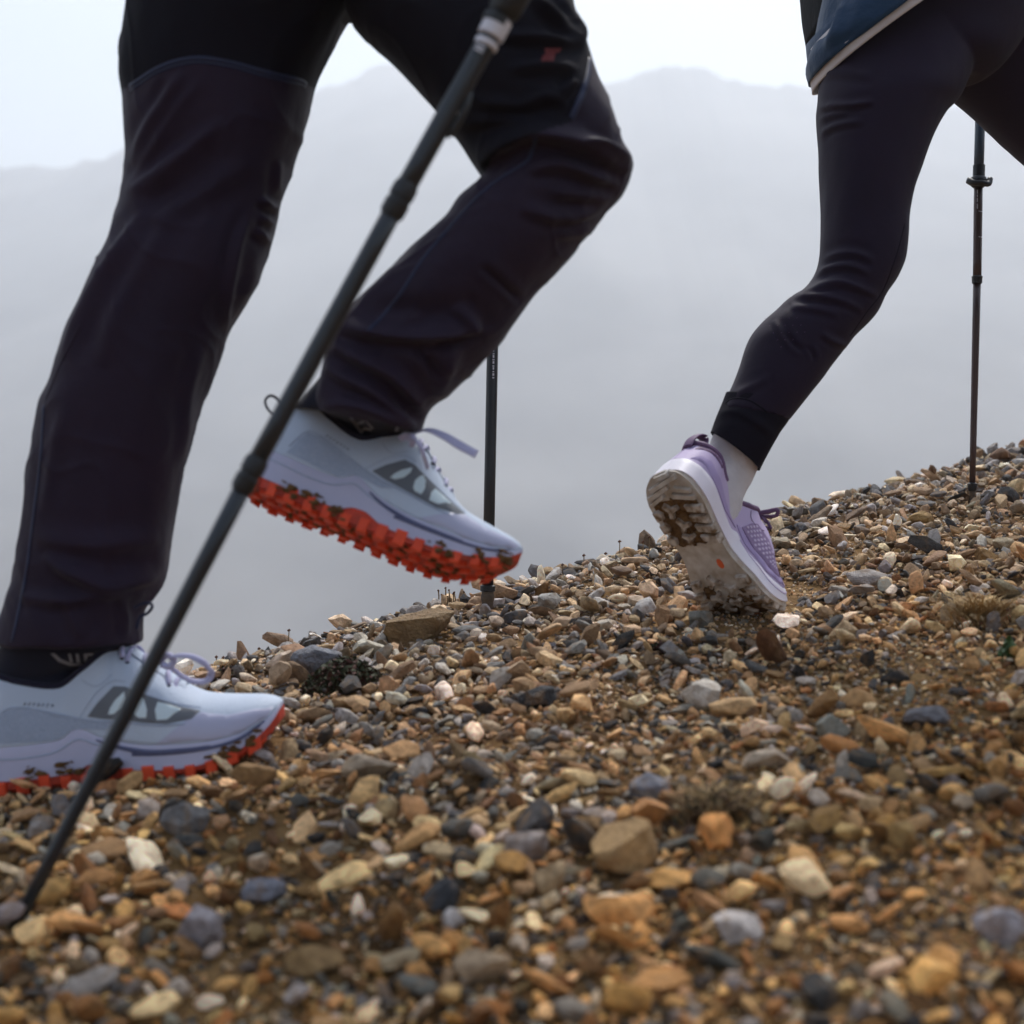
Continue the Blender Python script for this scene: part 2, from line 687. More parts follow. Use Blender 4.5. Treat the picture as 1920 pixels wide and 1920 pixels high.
gx_, gy_ = spaced(-1.6, 2.2, .011, 900), spaced(.3, 3.9, .011, 900)
XX, YY = np.meshgrid(gx_, gy_, indexing='ij')
ZZ = ground_z(XX, YY)
gv = np.stack([XX.ravel(), YY.ravel(), ZZ.ravel()], 1)
nx_, ny_ = len(gx_), len(gy_)
ii, jj = np.meshgrid(np.arange(nx_ - 1), np.arange(ny_ - 1), indexing='ij')
a_ = (ii * ny_ + jj).ravel()
gf = np.stack([a_, a_ + ny_, a_ + ny_ + 1, a_ + 1], 1)
gm = bpy.data.meshes.new('ground')
gm.vertices.add(len(gv))
gm.vertices.foreach_set('co', gv.ravel())
gm.loops.add(len(gf) * 4)
gm.loops.foreach_set('vertex_index', gf.ravel())
gm.polygons.add(len(gf))
gm.polygons.foreach_set('loop_start', np.arange(0, len(gf) * 4, 4))
gm.polygons.foreach_set('use_smooth', np.ones(len(gf), bool))
gm.update(calc_edges=True)
gm.materials.append(M['soil'])
ground = bpy.data.objects.new('ground', gm)
COL.objects.link(ground)
tag(ground, kind='structure')

# the far mountain in the mist
RIDGE_D = 700.0
ridge_px = [(-1600, 420), (-900, 300), (-400, 330), (-150, 318), (0, 306), (110, 302), (180, 288), (240, 270), (330, 235), (430, 205), (520, 185),
            (585, 167), (610, 156), (640, 150), (665, 138), (690, 122), (740, 108), (820, 96), (900, 100), (1000, 118), (1070, 135), (1130, 146), (1158, 142), (1180, 140), (1190, 134),
            (1212, 122), (1228, 121), (1240, 114), (1252, 115), (1270, 110), (1292, 112), (1304, 119), (1318, 116), (1332, 123), (1350, 133), (1376, 139), (1405, 144), (1450, 148), (1510, 151), (1600, 165), (1750, 190),
            (1900, 180), (2200, 230), (2700, 170), (3400, 330)]
rf = pchip([((x - 960) / 1920 * K * RIDGE_D, (960 - y) / 1920 * K * RIDGE_D) for x, y in ridge_px])
mx_, my_ = np.concatenate([np.linspace(-900, -255, 90), np.linspace(-250, 250, 420), np.linspace(255, 880, 90)]), np.concatenate([np.linspace(240, 640, 40), np.linspace(645, 760, 40), np.linspace(780, 1000, 16)])
X2, Y2 = np.meshgrid(mx_, my_, indexing='ij')
H = rf(X2) * (1 + .0) + 62
t_ = np.where(Y2 < RIDGE_D, np.clip((RIDGE_D - Y2) / 460, 0, 1), np.clip((Y2 - RIDGE_D) / 300, 0, 1))
Z2 = -64 + H * (1 - t_) ** 1.25
rg = vnoise(X2 / 70, Y2 / 110, 0, 21) * 12 + vnoise(X2 / 30, Y2 / 40, 0, 22) * 3
Z2 += rg * np.clip(t_ * 6, 0, 1) * (1 - t_) + vnoise(X2 / 5, Y2 / 40, 0, 23) * 2.2 * (1 - t_) ** 9
mv = np.stack([X2.ravel(), Y2.ravel(), Z2.ravel()], 1)
ny2 = len(my_)
mountain = mesh_obj('mountain', mv, [(i * ny2 + j, (i + 1) * ny2 + j, (i + 1) * ny2 + j + 1, i * ny2 + j + 1) for i in range(len(mx_) - 1) for j in range(ny2 - 1)], M['hill'])
tag(mountain, kind='structure')
Z_TOP = float(Z2.max())

# ------------------------------------------------------------------ stones
def stone_shape(seed, level, nplanes=11, sharp=14, axes=None, noise=.04):
    r = np.random.default_rng(seed)
    bm = bmesh.new()
    bmesh.ops.create_icosphere(bm, subdivisions=level, radius=1)
    v = np.array([q.co for q in bm.verts])
    f = [tuple(x.index for x in q.verts) for q in bm.faces]
    bm.free()
    n = r.normal(size=(nplanes, 3))
    n /= np.linalg.norm(n, axis=1)[:, None]
    dd = r.uniform(.5, .95, nplanes)
    g = np.maximum(v @ n.T, 0) / dd
    rad = 1 / ((g ** sharp).sum(1) + .8 ** sharp) ** (1 / sharp)
    rad *= 1 + noise * vnoise(v[:, 0] * 2.5, v[:, 1] * 2.5, v[:, 2] * 2.5, seed)
    v = v * rad[:, None]
    if axes is None:
        axes = (r.uniform(.95, 1.25), r.uniform(.7, .95), r.uniform(.42, .72))
    v = v * np.array(axes)
    return v, f


def broken_stone(seed, ncut, axes=None, bevel=.035, rough=0):
    """a block split along random planes, its edges worn"""
    r = np.random.default_rng(seed)
    bm = bmesh.new()
    bmesh.ops.create_icosphere(bm, subdivisions=1, radius=1.05)
    for k in range(ncut):
        n = Vector(r.normal(size=3)).normalized()
        d = r.uniform(.42, .88)
        g = bm.verts[:] + bm.edges[:] + bm.faces[:]
        q = bmesh.ops.bisect_plane(bm, geom=g, dist=1e-5, plane_co=n * d, plane_no=n, clear_outer=True)
        ed = [e for e in q['geom_cut'] if isinstance(e, bmesh.types.BMEdge)]
        if ed:
            bmesh.ops.edgenet_fill(bm, edges=ed)
    bmesh.ops.remove_doubles(bm, verts=bm.verts[:], dist=.03)
    bmesh.ops.dissolve_limit(bm, angle_limit=R(6), verts=bm.verts[:], edges=bm.edges[:])
    try:
        bmesh.ops.bevel(bm, geom=bm.edges[:] + bm.verts[:], offset=bevel, segments=1, affect='EDGES', clamp_overlap=True)
    except Exception:
        pass
    bmesh.ops.triangulate(bm, faces=bm.faces[:])
    if rough:
        for q in range(3):
            bmesh.ops.subdivide_edges(bm, edges=[e for e in bm.edges if e.calc_length() > .16], cuts=1)
            bmesh.ops.triangulate(bm, faces=bm.faces[:])
    bmesh.ops.recalc_face_normals(bm, faces=bm.faces[:])
    bm.normal_update()
    if axes is None:
        axes = (r.uniform(1.0, 1.5), r.uniform(.7, 1.0), r.uniform(.32, .75))
    v = np.array([q.co for q in bm.verts])
    if rough:
        no = np.array([q.normal for q in bm.verts])
        v = v + no * (rough * (vnoise(v[:, 0] * 3, v[:, 1] * 3, v[:, 2] * 3, seed) + .6 * vnoise(v[:, 0] * 8, v[:, 1] * 8, v[:, 2] * 8, seed + 1)))[:, None]
    f = [tuple(x.index for x in q.verts) for q in bm.faces]
    bm.free()
    v -= v.mean(0)
    return v * np.array(axes) * 1.18, f


stone_col = bpy.data.collections.new('stone_shapes')   # source shapes of the gravel, not in the scene
N_BIG, N_GRIT = 40, 10
stone_meshes = []
for k in range(N_BIG + N_GRIT):
    big = k < N_BIG
    v, f = broken_stone(100 + k, 9 + k % 7, None, .05 if k % 4 else .12) if big else stone_shape(100 + k, 2, 11, 34)
    me = bpy.data.meshes.new('stone')
    me.from_pydata(v.tolist(), [], f)
    me.polygons.foreach_set('use_smooth', [True] * len(f))
    if k % 4 or not big:
        me.set_sharp_from_angle(angle=R(26))
    me.materials.append(M['stone'])
    me.update()
    stone_meshes.append(me)
    so = bpy.data.objects.new('stone_shape_%03d' % k, me)
    stone_col.objects.link(so)

PALETTE = np.array([
    (.46, .29, .125), (.38, .22, .085), (.27, .128, .042), (.52, .38, .21), (.60, .50, .36),     # ochres, rust, buff, cream
    (.22, .225, .245), (.125, .135, .155), (.036, .040, .050), (.32, .315, .32), (.66, .62, .56),   # slates, charcoal, grey, white
    (.23, .145, .075)])
W_TAN = np.array([.24, .17, .09, .18, .10, .05, .04, .03, .03, .03, .07])
W_GREY = np.array([.10, .09, .05, .11, .09, .16, .12, .09, .10, .04, .05])
W_MIX = np.array([.16, .14, .09, .12, .09, .09, .09, .11, .05, .05, .07])


def pick_colour(x, y, n):
    """photo: greyer scree towards the crest on the left, ochre grit on the path to the right"""
    s = (y - CREST0 - CRESTK * x)
    grey = np.clip(1.0 + s * 1.6, 0, 1) * np.clip(.75 - x * 1.1, 0.1, 1)
    grey = np.clip(grey + .35 * vnoise(x * 5, y * 5, 0, 31), 0, 1)
    tan = np.clip((x - .1) * 1.6, 0, 1) * np.clip(1.2 - np.abs(y - 1.62) * 1.5, 0, 1)
    tan = np.clip(tan + .3 * vnoise(x * 4 + 9, y * 4, 0, 32), 0, 1)
    out = np.empty((n, 3))
    u = RNG.random(n)
    for i in range(n):
        w = W_MIX * (1 - max(grey[i], tan[i])) + (W_GREY * grey[i] if grey[i] > tan[i] else W_TAN * tan[i])
        c = np.cumsum(w / w.sum())
        out[i] = PALETTE[min(int(np.searchsorted(c, u[i])), len(PALETTE) - 1)]
    out *= (.38 + 1.15 * RNG.random((n, 1)) ** 1.15) * 1.62
    out *= RNG.uniform(.93, 1.07, (n, 3))
    dry = np.clip((y - .35 * x - 1.15) / .75 + .25 * vnoise(x * 3, y * 3, 0, 33), 0, 1)[:, None]  # blend weight from near to far stones by position, no real drying
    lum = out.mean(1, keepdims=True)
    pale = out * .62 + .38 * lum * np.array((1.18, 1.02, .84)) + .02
    near_shade = out * np.array((1.0, .86, .66))  # foreground shade painted into the stones: darker, warmer colour towards the camera
    out = near_shade * (1 - dry) + pale * dry
    return out


def fine_zone(x, y):
    """1 where the path is fine grit with few stones"""
    a = np.exp(-(((x - .35) / .42) ** 2 + ((y - 1.50 - .25 * (x - .33)) / .20) ** 2))
    b = np.exp(-(((x - .30) / .30) ** 2 + ((y - .98) / .06) ** 2))
    c = np.exp(-(((x - .72) / .22) ** 2 + ((y - 1.95) / .07) ** 2))
    return np.clip(a * .9 + b * .8 + c * .8, 0, 1)


# larger named rocks: (photo x, y of centre, width px, height px, colour, label, shape seed, axes)
ROCKS = [
    (785, 1176, 142, 76, (.25, .17, .085), 'big brown wedge shaped rock on the crest below the raised white shoe', 3, (1.15, .8, .62)),
    (592, 1240, 112, 58, (.20, .215, .25), 'blue grey slab leaning beside the dark cushion plant on the crest', 12, (1.2, .8, .6)),
    (972, 1113, 40, 32, (.10, .105, .12), 'dark grey boulder on the skyline just right of the rear trekking pole tip', 8, (1, .9, .75)),
    (1018, 1106, 36, 40, (.27, .15, .06), 'rust brown boulder on the skyline next to the dark grey one', 17, (.9, .85, .95)),
    (1498, 958, 48, 26, (.20, .19, .165), 'flat grey boulder alone on the skyline behind the lilac shoe', 21, (1.2, .8, .6)),
    (1316, 1300, 88, 72, (.62, .57, .50), 'white angular stone lying on the ochre path', 6, (1.1, .9, .75)),
    (1746, 1344, 156, 40, (.19, .19, .21), 'long dark slate lying in the gravel at the right', 30, (1.5, .8, .4)),
    (1178, 1588, 160, 130, (.42, .27, .12), 'big tan blocky stone left of the dry moss tuft', 41, (1.1, .95, .85)),
    (374, 1742, 98, 88, (.36, .33, .35), 'rounded lilac grey pebble near the front pole tip', 44, (1.05, .95, .8)),
    (902, 1812, 122, 92, (.47, .35, .23), 'large pale oval pebble in the blurred foreground', 47, (1.3, .9, .75)),
    (345, 1536, 120, 66, (.22, .22, .225), 'long thin grey slate tilted beside the front trekking pole', 52, (1.7, .7, .35)),
    (490, 1672, 100, 60, (.24, .25, .30), 'flat blue grey stone with a straight edge in the foreground gravel', 55, (1.2, .9, .45)),
    (832, 1680, 76, 66, (.05, .055, .065), 'charcoal black stone with a white pebble against it', 58, (1, .85, .7)),
    (850, 1722, 46, 44, (.66, .62, .60), 'small white pebble in front of the charcoal black stone', 61, (1, .9, .8)),
    (1385, 1740, 108, 66, (.58, .54, .52), 'whitish stone on brown soil in the right foreground', 64, (1.2, .85, .6)),
    (1219, 1480, 76, 62, (.23, .24, .285), 'lilac blue stone above the tan blocky one', 67, (1.05, .9, .7)),
    (1008, 1308, 92, 52, (.05, .054, .062), 'black slate in the gravel below the skyline boulders', 70, (1.2, .85, .55)),
    (688, 1440, 116, 66, (.44, .35, .25), 'pale beige stone right of the planted shoe toe', 73, (1.2, .9, .5)),
    (1432, 1424, 120, 48, (.55, .45, .34), 'long cream stone just above the dry moss tuft', 76, (1.5, .8, .45)),
    (1729, 973, 60, 30, (.44, .29, .12), 'tan flat stone left below the woman\'s pole tip', 79, (1.25, .85, .55)),
    (1888, 1019, 50, 32, (.53, .44, .30), 'cream rounded stone at the right edge above a rusty one', 82, (1.2, .9, .7)),
    (1850, 1038, 56, 34, (.33, .19, .065), 'rusty ochre stone just below the cream rounded one', 85, (1.2, .9, .6)),
    (1785, 1149, 52, 40, (.54, .42, .27), 'cream square stone left of the straw grass tuft', 88, (1, .95, .75)),
    (1585, 1182, 66, 40, (.50, .36, .21), 'buff flat stone on the path below the lilac toe', 91, (1.2, .9, .5)),
    (1745, 1880, 0, 0, None, '', 0, None),
    (1450, 1838, 0, 0, None, '', 0, None),
    (1880, 1740, 100, 80, (.40, .38, .41), 'pale grey stone at the right edge of the foreground', 94, (1.1, .9, .7)),
    (985, 1590, 90, 82, (.36, .31, .29), 'mottled grey pink stone left of the tan blocky one', 97, (1.1, .9, .7)),
    (1030, 1650, 76, 82, (.42, .30, .17), 'tan upright stone under the mottled grey pink one', 101, (.9, .9, 1)),
    (1695, 1570, 60, 90, (.36, .23, .085), 'narrow ochre stone standing upright in the right gravel', 104, (.7, .7, 1.15)),
]
hero = []
for px, py, w, h, c, label, sd_, ax in ROCKS:
    if not w:
        continue
    base = hit_ground(px, py + h * .38)
    s = w * K * base.y / 1920 / 2 / ax[0]
    v, f = broken_stone(500 + sd_, 10 + sd_ % 6, ax, .06, .035)
    o = mesh_obj('rock', v * 1.0, f, M['stone'])
    o.data.set_sharp_from_angle(angle=R(34))
    hh = h * K * base.y / 1920 / 2
    o.scale = (s, s, max(s * .75, hh / ax[2]))
    o.location = (base.x, base.y + s * .35, base.z + hh * .62)
    o.rotation_euler = (R(random.uniform(-8, 8)), R(random.uniform(-10, 4)), R(random.uniform(-15, 15)))
    o['stone_colour'] = tuple(c)
    o['stone_seed'] = (px * .13, py * .07, 1.0)
    tag(o, label, 'rock', 'larger rocks lying in the gravel')
    hero.append((o.location.x, o.location.y, s * ax[0] * .82))
for px, py, r_ in ((640, 1283, 62), (700, 1283, 30), (585, 1290, 30), (425, 1270, 22), (1888, 1232, 14), (1840, 1160, 40), (1345, 1525, 60)):
    q_ = hit_ground(px, py)
    hero.append((q_.x, q_.y + .01, r_ * K * q_.y / 1920))
hero = np.array(hero)

# scatter: big ones first without overlap, then ever smaller ones
def sample_xy(n):
    y = RNG.uniform(.5, 3.5, n)
    x = RNG.uniform(-1, 1, n) * (.45 * y + .6)
    s = (y - CREST0 - CRESTK * x) * CNY
    keep = (s < .14) & (RNG.random(n) < (.45 * y + .6) / 2.085)
    return x[keep], y[keep]


class Dart:
    def __init__(self, cell=.03):
        self.c, self.g = cell, {}

    def add(self, x, y, r, gap):
        c = self.c
        i, j = int(math.floor(x / c)), int(math.floor(y / c))
        for a in range(i - 2, i + 3):
            for b in range(j - 2, j + 3):
                for (qx, qy, qr) in self.g.get((a, b), ()):
                    if (qx - x) ** 2 + (qy - y) ** 2 < (gap * (qr + r)) ** 2:
                        return False
        self.g.setdefault((i, j), []).append((x, y, r))
        return True


dart = Dart()
SX, SY, SR = [], [], []
for n, lo, hi, gap, thin in ((2400, .013, .020, .80, .95), (26000, .0074, .0122, .77, .95), (110000, .0038, .0072, .66, .72)):
    x, y = sample_xy(n * 3)
    r = lo + (hi - lo) * RNG.random(len(x)) ** 1.8
    fz = fine_zone(x, y)
    clump = vnoise(x * 9, y * 9, 0, 41)
    ok = (RNG.random(len(x)) > fz * thin) & (RNG.random(len(x)) < .60 + .55 * clump)
    dh = np.min(np.hypot(x[:, None] - hero[:, 0], y[:, None] - hero[:, 1]) - hero[:, 2] - r[:, None] * .5, axis=1)
    ok &= dh > 0
    for a, b, c in zip(x[ok], y[ok], r[ok]):
        if dart.add(a, b, c, gap):
            SX.append(a); SY.append(b); SR.append(c)
n_big = len(SX)
x, y = sample_xy(510000)
kp_ = RNG.random(len(x)) < .36 + .64 * fine_zone(x, y) + .3 * vnoise(x * 7, y * 7, 0, 44)
x, y = x[kp_], y[kp_]
SX = np.concatenate([SX, x]); SY = np.concatenate([SY, y])
SR = np.concatenate([SR, 0.0014 + .0036 * RNG.random(len(x)) ** 2.2])
n_all = len(SX)
SZ = ground_z(SX, SY, True)
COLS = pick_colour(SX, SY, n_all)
VAR = np.where(np.arange(n_all) < n_big, RNG.integers(0, N_BIG, n_all), N_BIG + RNG.integers(0, N_GRIT, n_all))
# lie mostly flat on the slope, some tipped up
tilt = RNG.normal(0, .48, (n_all, 2))
ROT = np.stack([tilt[:, 0] + .19, tilt[:, 1] - .10, RNG.uniform(0, 2 * math.pi, n_all)], 1)
SIZE = np.stack([SR * RNG.uniform(.9, 1.25, n_all), SR * RNG.uniform(.8, 1.05, n_all), SR * RNG.uniform(.75, 1.25, n_all)], 1)
SZ = SZ + SIZE[:, 2] * .55 * np.where(np.arange(n_all) < n_big, RNG.uniform(.3, 1.95, n_all), RNG.uniform(.1, 1.0, n_all))
# the planted soles press the stones under them down
PRESS = []


def in_view(x, y, z):
    px = x / (K * y) * 1920 + 960
    py = 960 - z / (K * y) * 1920
    return (px > 0) & (px < 1920) & (py > 0) & (py < 1920)


show = np.where(in_view(SX, SY, SZ) & ((SY - CREST0 - CRESTK * SX) < 0), SR / SY, 0)
show[n_big:] = 0
top300 = np.argsort(-show)[:300]

# ------------------------------------------------------------------ shoes
class Shoe:
    """a running shoe in its own frame: x forward from the heel, y to the left, z up, all in metres"""

    def __init__(s, unit, length, zb, zo, zm, zt, wid, col_u, ratio, lean=.18, bend=None, curve=0.0):
        s.k, s.L = unit, length
        s.zb, s.zo, s.zm, s.zt, s.W = map(pchip, (zb, zo, zm, zt, wid))
        s.col_u, s.ratio = col_u, ratio
        s.lean, s.bend, s.curve = lean, bend, curve

    def rat(s, u):
        """share of the full arch that the section keeps: below 1 where the collar is open"""
        a, b = s.col_u
        t = np.clip((np.asarray(u, float) - a) / (b - a), 0, 1)
        t = t * t * (3 - 2 * t)
        return s.ratio + (1 - s.ratio) * t

    def side(s, u, z):
        """half width of the upper at height z"""
        zm, zt = s.zm(u), s.zt(u)
        q = np.clip((z - zm) / np.maximum((zt - zm) / s.rat(u), 1e-6), 0, 1)
        up = s.W(u) * (1 - q ** 2.3) ** .5
        zo = s.zo(u)
        t = np.clip((z - zo) / np.maximum(zm - zo, 1e-6), 0, 1)
        mid = s.W(u) + s.flare * (1.15 - t * .75) * np.clip(s.W(u) / (.35 * s.W(s.L * .7)), 0, 1)
        return np.where(z < zm, mid, up)

    flare = 7.0

    def fin(s, q):
        """units to metres, with the heel's lean and the bend at the ball of the foot"""
        q = np.array(q, float).reshape(-1, 3)
        u, y, z = q[:, 0].copy(), q[:, 1], q[:, 2].copy()
        zm0 = float(s.zm(0))
        u += s.lean * np.maximum(z - zm0, 0) * np.clip(1 - u / (.3 * s.L), 0, 1)
        y = y + s.curve * np.sin(np.clip(u / s.L, 0, 1) * math.pi * 1.5 + .3)
        if s.bend:
            ub, span, ang = s.bend
            a = np.clip((u - ub) / span, 0, None)
            a2 = np.minimum(a, 1) * ang
            Rr = span / ang
            base_u = np.where(u > ub, ub + Rr * np.sin(a2), u)
            base_z = np.where(u > ub, Rr * (1 - np.cos(a2)), 0)
            extra = np.maximum(u - ub - span, 0)
            base_u = base_u + extra * np.cos(a2)
            base_z = base_z + extra * np.sin(a2)
            u = np.where(u > ub, base_u - z * np.sin(a2), u)
            z = np.where(u > ub, base_z + z * np.cos(a2), z)
        return np.stack([u, y, z], 1) * s.k

    def stations(s, n, e=.6):
        t = np.linspace(0, 1, n)
        return s.L * (.5 - .5 * np.cos(math.pi * t)) * .999 + s.L * .0005

    def slab(s, name, zlo, zhi, w_add, mat_, parent, n=110, m=7):
        """a layer of the sole between two heights"""
        us = s.stations(n)
        rows = []
        for u in us:
            a, b = float(zlo(u)), float(zhi(u))
            row = []
            lim = min(1, float(s.W(u)) / (.3 * float(s.W(s.L * .7))))
            for t in np.linspace(0, 1, m):
                wv = float(s.W(u)) + w_add(t) * lim
                row.append((u, -wv, a + (b - a) * t))
            for t in np.linspace(1, 0, m):
                wv = float(s.W(u)) + w_add(t) * lim
                row.append((u, wv, a + (b - a) * t))
            rows.append(row)
        nv = 2 * m
        V = s.fin([p for r in rows for p in r])
        F = grid_faces(len(us), nv, True)
        F.append(tuple(range(nv))[::-1])
        F.append(tuple(range((len(us) - 1) * nv, len(us) * nv)))
        o = mesh_obj(name, V, F, mat_, parent)
        fix_normals(o)
        o.data.set_sharp_from_angle(angle=R(55))
        return o

    def upper(s, name, mat_, n=150, m=26):
        us = s.stations(n)
        rows = []
        for u in us:
            zm, zt, rt = float(s.zm(u)), float(s.zt(u)), float(s.rat(u))
            open_ = np.clip((1 - rt) / (1 - s.ratio), 0, 1)
            half = []
            for t in np.linspace(0, 1, m):
                q = math.sin(t * math.pi / 2) if rt > .98 else t
                q = q * (rt + (1 - rt) * 0)
                Hv = (zt - zm) / rt
                qq = min(q / 1.0, 1)
                half.append((float(s.W(u)) * (1 - qq ** 2.3) ** .5 if qq < 1 else 0.0, zm - 6 + (Hv * qq + 6)))
            wt, ht = half[-1]
            inn = wt * (1 - .16 * open_)
            half.append((inn, ht - 1.5 * open_))
            half.append((inn * .93, ht - 34 * open_))
            half.append((inn * .4, ht - 38 * open_))
            row = [(u, -y, z) for y, z in half] + [(u, y, z) for y, z in half[::-1]]
            rows.append(row)
        nv = len(rows[0])
        V = s.fin([p for r in rows for p in r])
        F = grid_faces(len(us), nv, True)
        F.append(tuple(range(nv))[::-1])
        F.append(tuple(range((len(us) - 1) * nv, len(us) * nv)))
        o = mesh_obj(name, V, F, mat_)
        fix_normals(o)
        return o

    def on_side(s, u, z, off=1.6, sgn=-1):
        return (u, sgn * (float(s.side(u, z)) + off), z)

    def patch(s, name, poly, mat_, parent, off=1.8, step=9, sgn=-1):
        """a panel cut along a side-view outline, lying on the outer face with its own thickness"""
        v, f = cdt_patch(poly, step)
        top = s.fin([s.on_side(a, b, off, sgn) for a, b in v])
        n = len(poly)
        low = s.fin([s.on_side(a, b, -2.5, sgn) for a, b in v[:n]])
        F = list(f) + [(i, (i + 1) % n, len(v) + (i + 1) % n, len(v) + i) for i in range(n)]
        o = mesh_obj(name, np.concatenate([top, low]), F, mat_, parent)
        fix_normals(o)
        o.data.set_sharp_from_angle(angle=R(50))
        return o

    def line(s, name, pts, rad, mat_, parent, off=1.0, n=40, flat=.45, sgn=-1):
        q = [s.on_side(a, b, off, sgn) for a, b in dense(pts, n)]
        V = s.fin(q)
        return tube(name, V, [rad * s.k] * len(V) if not isinstance(rad, (list, np.ndarray)) else [r_ * s.k for r_ in rad], mat_, parent, 8, flat, Vector((0, sgn, .25)))

    def rim(s, name, rad, mat_, parent, n=70, lift=0):
        """tube round the open collar"""
        u1 = s.col_u[0] + .75 * (s.col_u[1] - s.col_u[0])
        us = s.L * .0005 + (u1 - s.L * .0005) * (1 - np.cos(np.linspace(0, math.pi / 2, n)))
        rt = [(u, -float(s.side(u, s.zt(u))) * .93, float(s.zt(u)) + lift) for u in us]
        lf = [(u, float(s.side(u, s.zt(u))) * .93, float(s.zt(u)) + lift) for u in us[::-1]]
        V = s.fin(rt[::-1] + lf[::-1][0:])
        return tube(name, V, rad * s.k, mat_, parent, 10)

    def block(s, name, quad, height, mat_, parent, taper=.8, sink=6):
        """a tread lug standing down from the sole; quad = outline in plan"""
        q = np.array(quad, float)
        c = q.mean(0)
        n = len(q)
        zb = [float(s.zb(a)) for a, b in q]
        top = [(a, b, z + sink) for (a, b), z in zip(q, zb)]
        midp = [(a, b, z - height * .7) for (a, b), z in zip(c + (q - c) * (1 - (1 - taper) * .4), zb)]
        low = [(a, b, z - height) for (a, b), z in zip(c + (q - c) * taper, zb)]
        V = s.fin(top + midp + low)
        F = []
        for k in range(2):
            F += [(k * n + i, k * n + (i + 1) % n, (k + 1) * n + (i + 1) % n, (k + 1) * n + i) for i in range(n)]
        F.append(tuple(range(2 * n, 3 * n)))
        F.append(tuple(range(n))[::-1])
        o = mesh_obj(name, V, F, mat_, parent, smooth=False)
        return fix_normals(o)

    def wall_block(s, name, u, du, zlo, zhi, out, mat_, parent, sgn=-1):
        """a lug on the sole's edge, standing out sideways"""
        V = []
        for off, sh in ((-8, 1), (out * .6, 1), (out, .72)):
            for a, b in ((-1, zlo), (1, zlo), (1, zhi), (-1, zhi)):
                uu = u + a * du * sh
                zz = (zlo + zhi) / 2 + (b - (zlo + zhi) / 2) * sh
                V.append((uu, sgn * (float(s.W(uu)) + s.flare + off), float(s.zb(uu)) + zz))
        V = s.fin(V)
        F = []
        for k in range(2):
            F += [(k * 4 + i, k * 4 + (i + 1) % 4, k * 4 + 4 + (i + 1) % 4, k * 4 + 4 + i) for i in range(4)]
        F += [(8, 9, 10, 11), (3, 2, 1, 0)]
        o = mesh_obj(name, V, F, mat_, parent, smooth=False)
        return fix_normals(o)


def blob(name, centre, size, mat_, parent, seed=0, level=2):
    v, f = stone_shape(9000 + seed, level, 7, 8, (1, 1, .7), .25)
    v = v * np.array(size) + np.array(centre)
    return mesh_obj(name, v, f, mat_, parent)


def ribbon(name, pts, width, mat_, parent, up, thick=.0008, n=30):
    """a flat lace end; width a number or list over the points"""
    q = catmull([tuple(p) for p in pts], n)
    w = np.interp(np.linspace(0, 1, n), np.linspace(0, 1, len(width)), width)
    return tube(name, [Vector(p) for p in q], list(w / 2), mat_, parent, 10, thick * 2 / float(np.max(w)), Vector(up))


